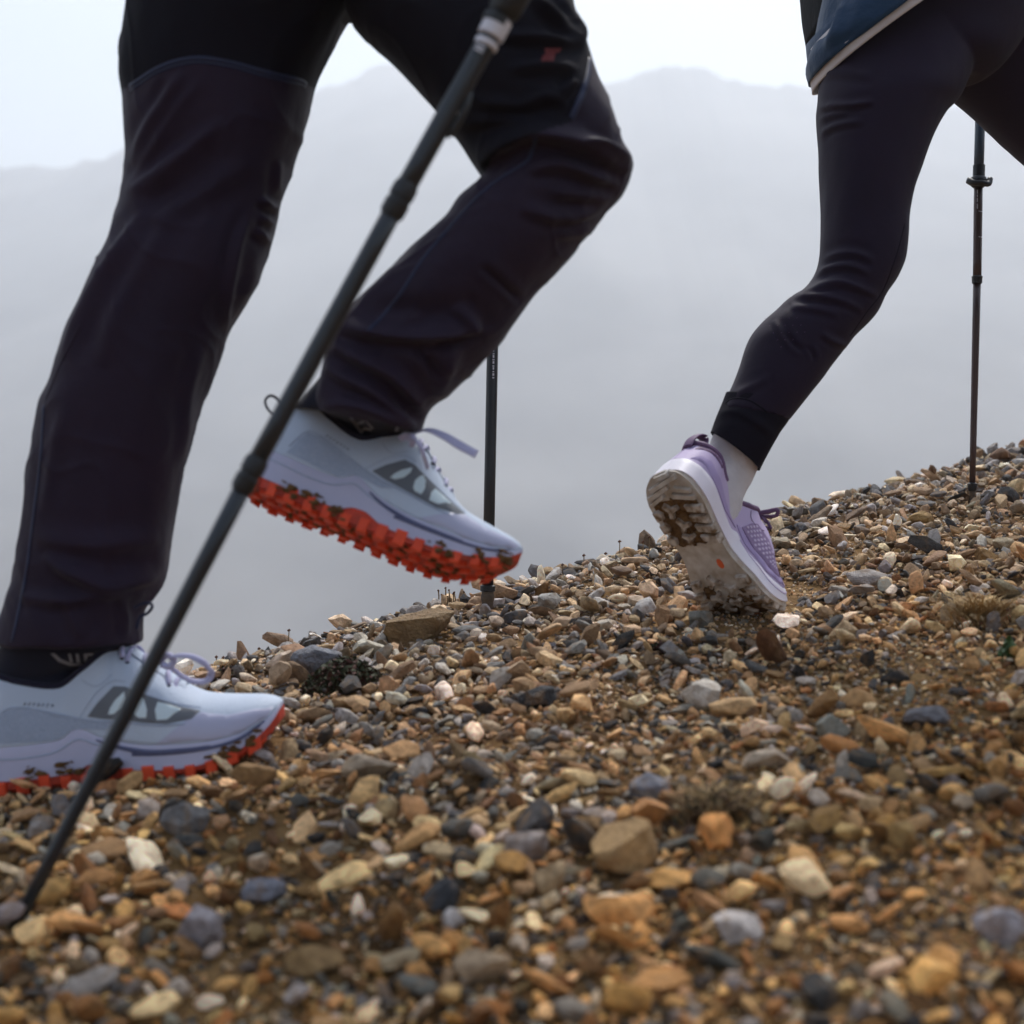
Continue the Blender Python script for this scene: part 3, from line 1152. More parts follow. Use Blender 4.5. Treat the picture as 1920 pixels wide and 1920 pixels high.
# ---- the man's trail shoe: outline measured in photo pixels of the raised shoe
def man_shoe():
    S = Shoe(.000552, 556,
             zb=[(0, 20), (25, 12), (60, 10), (350, 10), (420, 14), (480, 28), (525, 48), (556, 72)],
             zo=[(0, 38), (60, 30), (130, 27), (195, 30), (222, 42), (240, 43), (290, 27), (380, 22), (450, 31), (510, 54), (540, 76), (556, 97)],
             zm=[(0, 88), (60, 84), (130, 82), (172, 84), (205, 101), (250, 80), (330, 62), (430, 58), (490, 64), (535, 80), (556, 99)],
             zt=[(0, 186), (50, 206), (100, 192), (175, 177), (225, 204), (268, 230), (290, 227), (340, 188), (381, 156), (425, 131), (485, 121), (520, 117), (540, 112), (551, 106), (556, 101)],
             wid=[(0, 0), (5, 22), (15, 40), (35, 57), (80, 70), (170, 66), (260, 72), (350, 88), (415, 92), (470, 86), (510, 72), (536, 54), (549, 36), (554, 21), (556, 0)],
             col_u=(215, 285), ratio=.66, lean=.22, curve=4)
    S.bend = None
    shoe = S.upper('shoe', M['upper'])
    S.slab('midsole', lambda u: S.zo(u) - 3, lambda u: S.zm(u) + 1, lambda t: 7 * (1.15 - .75 * t) - 3 * max(0, t - .9) * 10, M['midsole'], shoe)
    S.slab('outsole', lambda u: S.zb(u), lambda u: S.zo(u), lambda t: 5.0, M['outsole_base'], shoe)

    def uz(x, y):   # from the enlarged view of the raised shoe to (along, up)
        du = ((x - 160) * .9354 + (y - 1010) * .3535) / 3.2 + 49
        h = ((x - 160) * .3535 - (y - 1010) * .9354) / 3.2 - 17
        return du, h
    pan = [uz(*p) for p in [(850, 797), (930, 755), (1050, 712), (1110, 745), (1170, 810), (1260, 905), (1340, 985), (1425, 1052), (1370, 1068), (1240, 1030), (1130, 970), (1000, 890), (920, 845)]]
    S.patch('side_panel', pan, M['mesh_panel'], shoe, 1.6)
    for w in ([(960, 838), (985, 812), (1030, 785), (1095, 765), (1085, 800), (1045, 835), (990, 850)],
              [(1100, 905), (1112, 855), (1140, 825), (1165, 815), (1178, 855), (1172, 910), (1150, 948), (1112, 930)],
              [(1198, 985), (1212, 930), (1240, 900), (1295, 950), (1338, 995), (1250, 1008)]):
        S.patch('panel_window', [uz(*p) for p in w], M['window'], shoe, 2.6, 6)
    band = [uz(*p) for p in [(385, 600), (430, 556), (520, 580), (640, 665), (760, 755), (860, 830), (980, 910), (900, 905), (800, 850), (742, 826), (640, 838), (520, 790), (400, 735), (320, 700)]]
    S.patch('side_overlay', band, M['upper_mid'], shoe, .9, 10)
    toe = [(345, 64), (370, 80), (398, 98), (425, 108), (440, 104), (470, 98), (515, 101), (545, 98), (535, 84), (490, 67), (440, 61)]
    S.patch('toe_overlay', toe, M['toe_film'], shoe, 1.4, 8)
    S.line('accent_stripe', [(238, 80), (270, 66), (330, 52), (390, 50), (440, 52)], [1.2 + 3.2 * math.sin(math.pi * t) ** .7 for t in np.linspace(0, 1, 40)], M['stripe'], shoe, .6)
    S.line('mudguard_stripe', [(300, 50), (370, 47), (440, 49), (490, 58), (530, 78)], 3.2, M['stripe'], shoe, .4)
    S.line('overlay_edge', [uz(*p) for p in [(330, 655), (420, 552), (520, 578), (640, 662), (860, 828), (1000, 905), (1200, 1020), (1330, 1075)]], 1.4, M['upper_mid'], shoe, 1.0)
    S.line('midsole_groove', [(8, 74), (60, 66), (110, 62), (165, 66), (205, 84), (240, 72), (300, 56)], 1.5, M['upper_mid'], shoe, .3)
    for pts in ([(905, 600), (930, 640), (960, 668), (1010, 668), (1065, 650)], [(800, 790), (880, 740), (960, 698), (1050, 684), (1120, 720)], [(1130, 770), (1230, 870), (1330, 965), (1430, 1040)]):
        S.line('stitch_line', [uz(*p) for p in pts], .8, M['upper_mid'], shoe, .5, 30)
    # small letters by the collar, too small to read in the photograph
    a0, b0 = uz(548, 583)
    a1, b1 = uz(690, 665)
    for i, t in enumerate(np.linspace(0, 1, 7)):
        u0, h0 = a0 + (a1 - a0) * t, b0 + (b1 - b0) * t + 4
        S.line('letter', [(u0 - 1.5, h0 - 2.6 - (i % 2)), (u0 + .5, h0 + 2.4), (u0 + 2.2, h0 - 1.8 + (i % 3))], .9, M['text'], shoe, .5, 5)
    S.rim('collar', 6.5, M['collar'], shoe)
    # tongue and lacing over the instep
    tg = []
    us = np.linspace(238, 392, 26)
    for u in us:
        zt = float(S.zt(u))
        for yy in np.linspace(-1, 1, 9):
            tg.append((u, yy * 24, zt + 5 - 7 * abs(yy) ** 2 + (10 if u < 262 else 0) * (1 - (u - 238) / 24)))
    mesh_obj('tongue', S.fin(tg), grid_faces(26, 9), M['upper'], shoe)
    for i, u in enumerate(np.linspace(286, 380, 6)):
        zt = float(S.zt(u))
        s1 = 1 if i % 2 else -1
        pts = [(u - 6 * s1, -40, zt - 14), (u - 3 * s1, -22, zt + 3), (u, 0, zt + 8), (u + 3 * s1, 22, zt + 3), (u + 6 * s1, 40, zt - 14)]
        V = S.fin(catmull(pts, 14))
        tube('lace', V, 4.4 * S.k, M['lace'], shoe, 8, .5, Vector((0, 0, 1)))
        for sg in (-1, 1):
            e = S.fin([(u - 5 * s1 * -sg, sg * 41, zt - 15)])[0]
            blob('eyelet', e, (.0028, .0020, .0020), M['collar'], shoe, i, 1)
    # tread: edge lugs and three staggered rows below
    for i, u in enumerate(np.arange(30, 545, 37)):
        for sg in (-1, 1):
            hi = 15 if u < 440 else 13
            S.wall_block('lug', u, 10.0 + random.uniform(-1.5, 1.5), -11, hi + random.uniform(-4, 6), 4.2, M['outsole'], shoe, sg)
    for i, u in enumerate(np.arange(22, 520, 33)):
        w = float(S.W(u))
        for j, yy in enumerate((-.72, -.02, .72)):
            uo = u + (12 if j == 1 else 0)
            if uo > 525:
                continue
            c = np.array((uo, yy * w))
            S.block('lug', [c + d for d in ((-12, -10), (6, -13), (13, 0), (6, 13), (-12, 10))], 9, M['outsole'], shoe)
    return S, shoe


S_man, shoe_proto = man_shoe()


def shoe_matrix(heel, fwd, roll, left_hint=None):
    """heel point of the sole, forward direction, roll about it (positive turns the sole towards the camera)"""
    f = Vector(fwd).normalized()
    up = Vector((0, 0, 1))
    l = up.cross(f).normalized()
    u = f.cross(l).normalized()
    Rr = Matrix.Rotation(roll, 3, f)
    l, u = Rr @ l, Rr @ u
    return Matrix(((f.x, l.x, u.x, heel[0]), (f.y, l.y, u.y, heel[1]), (f.z, l.z, u.z, heel[2]), (0, 0, 0, 1)))


def copy_tree(o, parent):
    c = o.copy()
    COL.objects.link(c)
    c.parent = parent
    for ch in o.children:
        copy_tree(ch, c)
    return c


# ------------------------------------------------------------------ the man
A_FOOT = hit_ground(270, 1470)
man = empty('person', (A_FOOT.x, A_FOOT.y + .05, A_FOOT.z), 'walker in dark purple trousers and white shoes with red soles, one foot raised', 'person')

planted = [  # left edge, right edge, distance, depth radius
    (275, -260, 690, -260, 1.50, .105), (262, -120, 700, -110, 1.50, .105), (250, -20, 672, -10, 1.50, .104), (242, 40, 642, 40, 1.50, .102),
    (234, 100, 612, 100, 1.50, .099), (230, 150, 588, 150, 1.50, .096), (238, 200, 575, 200, 1.50, .094), (241, 260, 559, 260, 1.50, .091), (240, 330, 536, 330, 1.50, .086),
    (232, 380, 521, 375, 1.50, .083), (225, 400, 517, 402, 1.50, .082), (204, 452, 507, 448, 1.495, .081), (178, 502, 491, 495, 1.49, .081),
    (154, 560, 470, 548, 1.49, .080), (137, 604, 430, 612, 1.49, .079), (117, 660, 412, 662, 1.49, .078), (99, 720, 396, 712, 1.49, .077), (84, 756, 380, 752, 1.49, .076),
    (72, 820, 358, 822, 1.49, .074), (58, 892, 339, 882, 1.49, .072), (48, 975, 321, 965, 1.49, .070), (40, 1030, 313, 1022, 1.49, .069), (33, 1082, 303, 1083, 1.49, .068),
    (20, 1130, 282, 1122, 1.49, .067), (9, 1160, 262, 1148, 1.49, .067), (-2, 1204, 261, 1206, 1.49, .067)]
lifted = [
    (640, -230, 1035, -230, 1.46, .105), (640, -110, 1050, -110, 1.46, .105), (648, 0, 1074, 0, 1.45, .104), (668, 44, 1086, 40, 1.45, .102), (704, 80, 1101, 92, 1.445, .099), (746, 126, 1120, 150, 1.44, .095),
    (804, 190, 1143, 205, 1.435, .091), (850, 250, 1163, 255, 1.43, .087), (882, 300, 1176, 294, 1.43, .083), (900, 325, 1180, 320, 1.43, .081), (904, 335, 1174, 345, 1.43, .080),
    (899, 345, 1161, 369, 1.43, .080), (880, 358, 1142, 392, 1.43, .080), (856, 378, 1112, 430, 1.43, .080), (825, 424, 1081, 465, 1.43, .080), (767, 480, 1048, 503, 1.43, .079), (715, 528, 1003, 553, 1.432, .077),
    (667, 570, 965, 605, 1.434, .074), (640, 602, 937, 642, 1.436, .072), (618, 650, 892, 688, 1.438, .070), (601, 710, 842, 735, 1.44, .068), (592, 748, 806, 768, 1.44, .067), (600, 772, 790, 812, 1.44, .066)]
pelvis = [(330, -470, 900, -470, 1.48, .115), (290, -340, 960, -340, 1.48, .125), (262, -220, 1020, -220, 1.48, .13), (250, -110, 1050, -110, 1.48, .13),
          (256, -40, 1054, -40, 1.48, .125), (300, -24, 1010, -24, 1.48, .11), (420, -12, 900, -12, 1.48, .08), (560, -4, 760, -4, 1.48, .04)]
V, F = join_lofts([loft_pairs(planted, 150, 72, 2.25, (.008, .022)), loft_pairs(lifted, 150, 72, 2.25, (.008, .022)), loft_pairs(pelvis, 50, 72, 2.4)])
trousers = voxel_mesh('trousers', V, F, [M['trouser'], M['trouser_dark']], .0026, 5)
man_folds = [
    ([(343, 135), (300, 205), (270, 255), (248, 313)], .0035, 9, 14), ([(375, 150), (330, 210), (280, 290), (250, 340)], .0025, 8, 12),
    ([(420, 225), (360, 275), (302, 321), (241, 368)], .0045, 12, 18), ([(470, 300), (400, 350), (330, 390), (280, 420)], .0025, 14, 16),
    ([(272, 394), (204, 492), (153, 583), (118, 674)], .005, 10, 18), ([(330, 400), (270, 480), (215, 590), (185, 690)], .0025, 16, 18),
    ([(485, 372), (505, 388), (522, 393)], .005, 6, 8), ([(486, 405), (505, 418), (516, 420)], .004, 6, 7), ([(484, 430), (500, 452), (505, 460)], .005, 7, 8),
    ([(524, 300), (519, 335), (517, 362)], .003, 6, 8), ([(470, 400), (448, 450), (427, 547), (419, 615)], .004, 8, 10), ([(440, 600), (470, 540), (488, 505)], .003, 8, 8),
    ([(380, 650), (356, 739), (350, 819), (337, 880)], .003, 10, 14), ([(300, 640), (270, 760), (255, 860)], .002, 20, 24), ([(120, 760), (100, 850), (82, 960)], .002, 10, 14),
    ([(80, 1040), (128, 1074), (197, 1100), (303, 1083)], .0065, 10, 16), ([(36, 1118), (110, 1128), (197, 1118), (285, 1118)], .004, 9, 12),
    ([(60, 1000), (120, 1020), (200, 1022), (300, 1010)], .003, 14, 18), ([(120, 1130), (140, 1170), (150, 1200)], .003, 10, 14), ([(230, 1120), (236, 1160), (236, 1198)], .003, 8, 10),
    # raised leg
    ([(996, -5), (1040, 30), (1094, 78)], .006, 8, 14), ([(1050, -10), (1075, 30), (1098, 72)], .004, 7, 10), ([(930, 70), (1010, 73), (1097, 82)], .005, 7, 12), ([(950, 130), (1040, 125), (1085, 135)], .004, 8, 12),
    ([(890, 194), (975, 198), (1020, 182), (1064, 188)], .0045, 8, 12), ([(1080, 150), (1060, 168), (1050, 175)], .004, 7, 8), ([(860, 235), (930, 225), (1000, 225)], .003, 10, 12),
    ([(904, 318), (930, 285), (996, 254), (1065, 266), (1120, 290), (1178, 321)], .011, 9, 22), ([(985, 322), (1050, 312), (1110, 330), (1160, 345)], .005, 8, 12),
    ([(1090, 265), (1130, 275), (1172, 300)], .006, 7, 10), ([(975, 390), (1050, 410), (1105, 398), (1138, 380)], .004, 9, 12), ([(1040, 440), (1085, 436), (1110, 425)], .003, 8, 10),
    ([(1030, 360), (1090, 368), (1150, 372)], .003, 9, 12),
    ([(900, 498), (935, 528), (976, 566)], -.003, 6, 8), ([(850, 575), (880, 600), (890, 625)], .005, 9, 12), ([(640, 618), (700, 628), (767, 634), (830, 628), (905, 612)], .010, 8, 20),
    ([(700, 590), (745, 600), (800, 590)], .003, 12, 12), ([(628, 650), (680, 680), (740, 712), (800, 782)], .007, 8, 14), ([(780, 650), (805, 680), (830, 715)], -.005, 9, 10),
    ([(612, 690), (660, 720), (700, 740), (780, 800)], .006, 7, 12), ([(604, 760), (660, 762), (720, 780), (785, 812)], .006, 9, 12), ([(850, 640), (836, 690), (815, 745)], .004, 10, 14),
    ([(720, 480), (790, 440), (850, 400)], .002, 12, 16)]
sculpt_folds(trousers, man_folds, ((16, .0022), (40, .0008)), (1.2, 1.2, .5), 3, .0018)
pc = np.empty(len(trousers.data.polygons) * 3)
trousers.data.polygons.foreach_get('center', pc)
ppx = pix(pc.reshape(-1, 3))
BLACK = [(100, -900), (1500, -900), (1100, -50), (1108, 110), (1070, 228), (1020, 245), (985, 258), (930, 286), (905, 330), (880, 345), (640, 40), (596, 170), (576, 158), (490, 134), (430, 118), (370, 110), (310, 130), (240, 164), (215, 170)]
trousers.data.polygons.foreach_set('material_index', in_poly(ppx, BLACK).astype(np.int32))
world_child(trousers, man)
tb = bvh_of(trousers)


def seam(name, pts, rad, parent, bvh, m, n=60):
    q, up = on_surface(bvh, pts, n, .0004)
    o = tube(name, q, rad, m, None, 8, .4, up)
    return world_child(o, parent)


seam('seam', [(243, 162), (300, 126), (365, 109), (430, 117), (490, 133), (560, 150), (574, 158)], .0022, man, tb, M['seam'])
seam('seam', [(244, 170), (300, 134), (365, 117), (430, 125), (490, 141), (560, 158), (572, 164)], .0014, man, tb, M['seam'])
seam('seam', [(1106, 112), (1100, 150), (1085, 190), (1071, 222)], .0032, man, tb, M['seam'], 30)
seam('seam', [(1005, 258), (997, 285), (985, 305), (930, 340), (890, 375), (840, 430), (790, 490), (755, 545), (720, 590), (690, 620)], .0020, man, tb, M['seam'])
seam('seam', [(82, 760), (76, 860), (62, 975), (48, 1080), (32, 1160), (22, 1204)], .0018, man, tb, M['seam'])
seam('seam', [(150, 610), (110, 690), (86, 750)], .0012, man, tb, M['trouser'], 30)
print_on('logo', tb, [(1020, 89), (1052, 89), (1047, 100), (1041, 101), (1040, 108), (1037, 116), (1014, 117), (1017, 106), (1022, 103)], M['red_logo'], man, 5)
# jacket above the frame
JV, JF = loft_pairs([(270, -300, 1000, -300, 1.48, .14), (285, -420, 960, -420, 1.48, .14), (330, -640, 950, -640, 1.48, .14), (330, -900, 1000, -900, 1.48, .15), (360, -1150, 1000, -1150, 1.48, .14), (520, -1230, 840, -1230, 1.48, .08)], 40, 48)
world_child(mesh_obj('jacket', JV, JF, M['pack']), man)

# shoes
raised = copy_tree(shoe_proto, man)
sc_l = 1.0
fwd_l = Vector((math.cos(R(22)), .03, -math.sin(R(22))))
heel_l = P(447, 922, 1.445)
raised.matrix_world = Matrix.Identity(4)
ml = shoe_matrix(heel_l, fwd_l, R(-15)) @ Matrix.Scale(.95, 4)
raised.matrix_basis = Matrix.Translation(-man.location) @ ml
fwd_p = Vector((math.cos(R(6.3)), .02, math.sin(R(6.3))))
heel_p = P(-40, 1484, 1.485)
mp_ = shoe_matrix(heel_p, fwd_p, R(2)) @ Matrix.Scale(1.06, 4)
shoe_proto.parent = man
shoe_proto.matrix_basis = Matrix.Translation(-man.location) @ mp_
raised['label'] = 'raised white shoe with muddy orange red tread'
shoe_proto['label'] = 'planted white shoe with red sole on the gravel'


def shoe_child(o, shoe, mw):
    """put an object built in world coordinates under a shoe"""
    o.parent = shoe
    o.matrix_basis = mw.inverted()
    return o


# mud clinging to the tread
def mud_on(shoe, spots, m='mud'):
    V, F = [], []
    for k, (u, y, z, sx, sy, sz) in enumerate(spots):
        v, f = stone_shape(7000 + k, 2, 7, 8, (1, 1, .8), .35)
        c = S_man.fin([(u, y, z)])[0]
        v = v * np.array((sx, sy, sz)) * S_man.k + c
        F += [tuple(i + len(V) for i in q) for q in f]
        V += v.tolist()
    o = mesh_obj('mud', V, F, M[m], shoe)
    o['kind'] = 'stuff'
    return o


def w_at(u):
    return float(S_man.W(u)) + 12


def clots(n, u0, u1, edge, zr, seed):
    r = random.Random(seed)
    out = []
    for c in range(n):
        u = r.uniform(u0, u1)
        for q in range(r.randint(4, 9)):
            uu = min(max(u + r.gauss(0, 9), 5), 550)
            zz = float(S_man.zb(uu)) + r.uniform(*zr)
            y = -w_at(uu) + r.uniform(-2, 2) if edge else r.uniform(-.85, .85) * float(S_man.W(uu))
            a = r.uniform(2, 6.5)
            out.append((uu, y, zz, a * r.uniform(1, 1.8), a * .6 if edge else a, a * (r.uniform(.6, 1.2) if edge else .6)))
    return out


mud_on(raised, clots(5, 70, 200, True, (-2, 26), 1) + clots(5, 400, 535, True, (-4, 24), 2) + clots(40, 25, 535, False, (-6, 3), 3) + [(545, -14, 102, 4, 3, 3)])
mud_on(shoe_proto, clots(2, 112, 130, True, (14, 44), 4) + clots(2, 175, 195, True, (16, 38), 5) + clots(2, 420, 470, True, (6, 20), 6) + clots(3, 470, 530, True, (6, 26), 7))

# socks
def sock(name, st, m, parent, print_polys=(), n=40):
    v, f = loft_pairs(st, n, 48, 2.1)
    o = mesh_obj(name, v, f, m)
    fix_normals(o)
    sculpt_folds(o, [], ((50, .0012), (120, .0004)))
    world_child(o, parent)
    b = bvh_of(o)
    for p in print_polys:
        print_on('sock_print', b, p, M['sock_print'], parent, 4, .0008)
    return o


def boot_sock(mw, hem, prints):
    """from inside the open collar up into the trouser hem; hem = two outline stations in the photo"""
    rings = []
    for z, a, b, u in ((70, 92, 42, 120), (120, 98, 45, 122), (180, 100, 47, 122), (200, 98, 47, 120)):
        c = mw @ Vector(S_man.fin([(u, 0, z)])[0])
        e = mw @ Vector(S_man.fin([(u + a, 0, z)])[0]) - c
        w = mw @ Vector(S_man.fin([(u, b, z)])[0]) - c
        rings.append((c, e, w))
    for lx, ly, rx, ry, d, rd in hem:
        a, b = P(lx, ly, d), P(rx, ry, d)
        rings.append(((a + b) / 2, (b - a) / 2, Vector((0, rd, 0))))
    q = catmull([np.concatenate([np.array(c), np.array(e), np.array(w)]) for c, e, w in rings], 44)
    V = []
    for r_ in q:
        for k in range(48):
            t = 2 * math.pi * k / 48
            V.append(r_[:3] + r_[3:6] * math.cos(t) + r_[6:] * math.sin(t))
    F = grid_faces(44, 48, True) + [tuple(range(48))[::-1], tuple(range(43 * 48, 44 * 48))]
    o = fix_normals(mesh_obj('sock', V, F, M['sock_navy']))
    sculpt_folds(o, [], ((50, .0012), (120, .0004)))
    world_child(o, man)
    b = bvh_of(o)
    for p in prints:
        print_on('sock_print', b, p, M['sock_print'], man, 4, .0008)


boot_sock(mp_, [(2, 1212, 252, 1206, 1.487, .042), (22, 1160, 248, 1160, 1.487, .044), (40, 1110, 250, 1110, 1.487, .044)],
          [[(95, 1225), (102, 1224), (115, 1235), (135, 1243), (165, 1244), (165, 1248), (130, 1247), (110, 1240)], [(128, 1225), (133, 1225), (137, 1241), (131, 1241)], [(142, 1225), (147, 1225), (150, 1242), (144, 1242)], [(157, 1225), (174, 1224), (174, 1228), (164, 1229), (163, 1243), (158, 1243)]])
boot_sock(ml, [(556, 764, 788, 796, 1.450, .040), (572, 742, 794, 774, 1.445, .041), (604, 705, 806, 735, 1.44, .044), (640, 650, 836, 690, 1.44, .044)],
          [[(655, 783), (660, 781), (682, 811), (675, 813)], [(664, 793), (682, 787), (684, 791), (668, 797)], [(672, 806), (686, 800), (696, 803), (697, 807), (686, 805), (676, 810)], [(684, 786), (690, 790), (702, 802), (697, 804)], [(742, 798), (750, 796), (746, 808), (740, 808)]])
# collar tab, laces
dl = 1.44
o = tube('heel_loop', dense([P(522, 786, dl), P(503, 768, dl), P(497, 752, dl + .002), P(506, 742, dl + .004), P(519, 747, dl + .006), P(526, 762, dl + .006), P(528, 785, dl + .006)], 26), .0022, M['collar'], None, 8, .6)
shoe_child(o, raised, ml)
dt = 1.405
o = ribbon('lace_end', [P(772, 815, dt + .02), P(800, 806, dt), P(832, 817, dt - .01), P(862, 835, dt - .015), P(894, 852, dt - .015)], [.004, .005, .009, .0105, .010], M['lace'], None, (.3, -1, .5), .0010)
shoe_child(o, raised, ml)
o = tube('lace_loop', dense([P(764, 824, 1.42), P(780, 826, 1.40), P(790, 840, 1.395), P(796, 858, 1.40), P(802, 876, 1.42)], 22), .0030, M['lace'], None, 8, .5)
shoe_child(o, raised, ml)
o = tube('lace_knot', dense([P(752, 822, 1.42), P(764, 816, 1.415), P(776, 822, 1.41), P(772, 834, 1.415)], 14), .0045, M['lace'], None, 8, .7)
shoe_child(o, raised, ml)
dt = 1.46
o = ribbon('lace_loop', [P(315, 1232, dt), P(335, 1229, dt - .01), P(362, 1232, dt - .012), P(386, 1246, dt - .01), P(396, 1263, dt), P(388, 1276, dt), P(366, 1278, dt), P(342, 1268, dt), P(322, 1252, dt)], [.005, .006, .0075, .0078, .008, .008, .007, .006, .005], M['lace'], None, (0, -1, .9), .0012, 44)
shoe_child(o, shoe_proto, mp_)
o = tube('lace_knot', dense([P(298, 1240, dt), P(312, 1228, dt), P(326, 1236, dt), P(318, 1250, dt), P(304, 1246, dt)], 16), .0050, M['lace'], None, 8, .7)
shoe_child(o, shoe_proto, mp_)
o = tube('lace_end', dense([P(252, 1140, dt), P(268, 1132, dt), P(282, 1131, dt), P(285, 1139, dt), P(276, 1150, dt), P(262, 1158, dt), P(256, 1180, dt)], 26), .0028, M['seam'], None, 8, .6)
shoe_child(o, shoe_proto, mp_)

# ------------------------------------------------------------------ the woman
B_TOE = hit_ground(1440, 1140)
woman = empty('person', (B_TOE.x, B_TOE.y, B_TOE.z), 'walker in dark leggings, blue jacket and lilac shoes pushing off up the slope', 'person')
dw = B_TOE.y
rear = [(1560, -170, 1850, -170, dw + .11, .08), (1550, -60, 1846, -60, dw + .10, .08), (1543, 60, 1838, 60, dw + .09, .082), (1539, 140, 1815, 140, dw + .075, .090), (1537, 187, 1795, 187, dw + .065, .093), (1535, 212, 1769, 214, dw + .06, .09), (1537, 262, 1743, 262, dw + .055, .085),
        (1538, 309, 1725, 309, dw + .05, .080), (1540, 356, 1710, 356, dw + .045, .076), (1541, 403, 1701, 403, dw + .04, .072), (1540, 445, 1699, 445, dw + .035, .069), (1538, 485, 1694, 483, dw + .03, .066),
        (1529, 513, 1687, 505, dw + .027, .064), (1508, 540, 1676, 527, dw + .025, .063), (1483, 557, 1660, 552, dw + .022, .062), (1456, 580, 1646, 582, dw + .02, .061), (1433, 601, 1629, 603, dw + .017, .060),
        (1410, 629, 1602, 630, dw + .013, .059), (1397, 656, 1586, 652, dw + .01, .058), (1388, 685, 1557, 688, dw + .005, .056), (1378, 713, 1535, 718, dw, .053), (1364, 744, 1511, 748, dw - .005, .049), (1353, 764, 1478, 790, dw - .01, .044)]
pel = [(1580, -420, 1850, -420, dw + .1, .10), (1560, -260, 1900, -260, dw + .11, .10), (1552, -140, 1930, -140, dw + .11, .105), (1548, -40, 1940, -40, dw + .11, .105), (1556, 50, 1920, 60, dw + .11, .10), (1620, 110, 1880, 120, dw + .1, .085), (1720, 150, 1840, 150, dw + .1, .04)]
fore = [(1690, -140, 1960, -180, dw + .13, .10), (1720, 20, 2010, -120, dw + .15, .10), (1770, 155, 2075, -40, dw + .17, .096), (1835, 222, 2110, 40, dw + .18, .09), (1920, 300, 2160, 130, dw + .20, .084), (2010, 380, 2210, 230, dw + .21, .074), (2060, 440, 2250, 330, dw + .22, .066),
        (2075, 500, 2262, 420, dw + .22, .062), (2085, 580, 2250, 540, dw + .22, .058), (2092, 680, 2225, 680, dw + .22, .05), (2100, 780, 2195, 780, dw + .22, .042)]
V, F = join_lofts([loft_pairs(rear, 140, 64, 2.15, (.005, .03)), loft_pairs(fore, 80, 64, 2.1, (.005, .03)), loft_pairs(pel, 50, 64, 2.3)])
leggings = voxel_mesh('leggings', V, F, [M['legging']], .0028, 5)
w_folds = [([(1539, 490), (1570, 478), (1605, 477), (1640, 492)], .0028, 4, 7), ([(1524, 520), (1550, 506), (1590, 500), (1630, 513)], .003, 4, 8), ([(1506, 546), (1540, 536), (1585, 533), (1646, 556)], .003, 4, 8),
           ([(1486, 556), (1530, 556), (1580, 566), (1618, 584)], .0028, 4, 8), ([(1480, 575), (1530, 580), (1575, 592)], .002, 5, 8), ([(1500, 530), (1480, 552), (1462, 574)], .0015, 6, 6),
           ([(1472, 622), (1488, 645), (1508, 660)], -.0022, 4, 5), ([(1515, 650), (1524, 665), (1526, 678)], -.002, 3, 4), ([(1538, 625), (1562, 640), (1588, 650)], .0022, 4, 6), ([(1452, 600), (1462, 625), (1478, 655)], .0018, 4, 6),
           ([(1532, 206), (1560, 200), (1600, 198), (1640, 192)], .0032, 4, 7), ([(1537, 262), (1552, 244), (1585, 233), (1620, 230)], .0028, 4, 7), ([(1534, 228), (1560, 216), (1590, 212)], .002, 4, 6), ([(1535, 140), (1580, 138), (1640, 145)], .002, 6, 9),
           ([(1378, 742), (1400, 730), (1430, 715), (1440, 700)], .0014, 5, 7)]
sculpt_folds(leggings, w_folds, ((22, .0010), (60, .0004)), (1, 1, .6), 11)
world_child(leggings, woman)
lb = bvh_of(leggings)
# knee perforation print: rows of tiny pale stitches
for r_ in range(5):
    for q in range(9):
        x0 = 1436 + r_ * 11 + q * 3.6
        y0 = 598 - r_ * 7 + q * 6.6
        h, n = cast(lb, x0, y0, .0004)
        if h is not None and q % 2 == r_ % 2:
            o = mesh_obj('stitch', [h + Vector(d) * .0007 for d in ((-1.6, 0, -.3), (0, -.3, -.5), (1.6, 0, .3), (0, -.3, .5))], [(0, 1, 2, 3)], M['w_trim'])
            world_child(o, woman)
seam('seam', [(1353, 763), (1373, 748), (1406, 751), (1438, 773), (1460, 800), (1472, 795)], .0013, woman, lb, M['cuff'], 40)
seam('seam', [(1696, 420), (1680, 480), (1655, 545), (1625, 585), (1594, 630)], .0008, woman, lb, M['cuff'], 40)
CV, CF = loft_pairs([(1362, 735, 1498, 755, dw - .005, .044), (1352, 762, 1476, 792, dw - .01, .0425), (1341, 788, 1451, 830, dw - .015, .040), (1332, 810, 1424, 883, dw - .02, .038)], 40, 56, 2.1, (.003, .02))
cuff = fix_normals(mesh_obj('cuff', CV, CF, M['cuff']))
sculpt_folds(cuff, [([(1345, 778), (1380, 772), (1430, 800), (1455, 825)], .0015, 6, 8)], ((30, .0012), (70, .0005)))
world_child(cuff, woman)
# jacket, lining, pack
jd = dw + .09
JV, JF = loft_pairs([(1600, -420, 1880, -420, jd, .115), (1566, -200, 1900, -300, jd, .125), (1548, -40, 1920, -190, jd, .13), (1530, 60, 1925, -130, jd, .133), (1514, 116, 1928, -140, jd, .137), (1520, 150, 1930, -112, jd, .137)], 60, 80, 2.2, (.004, .05))
jacket = mesh_obj('jacket', JV, JF, M['jacket'])
fix_normals(jacket)
sculpt_folds(jacket, [([(1590, 0), (1572, 40), (1552, 90)], .006, 7, 10), ([(1620, -20), (1600, 30), (1575, 80)], .003, 8, 12), ([(1640, 40), (1600, 66), (1560, 90)], -.002, 5, 6)], ((14, .004), (40, .001)), (1, 1, .5), 17)
world_child(jacket, woman)
LV, LF = loft_pairs([(1560, 0, 1915, -150, jd, .120), (1524, 110, 1926, -124, jd, .129), (1528, 165, 1930, -103, jd, .131)], 30, 80, 2.25, (.003, .05))
world_child(fix_normals(mesh_obj('jacket_lining', LV, LF, M['lining'])), woman)
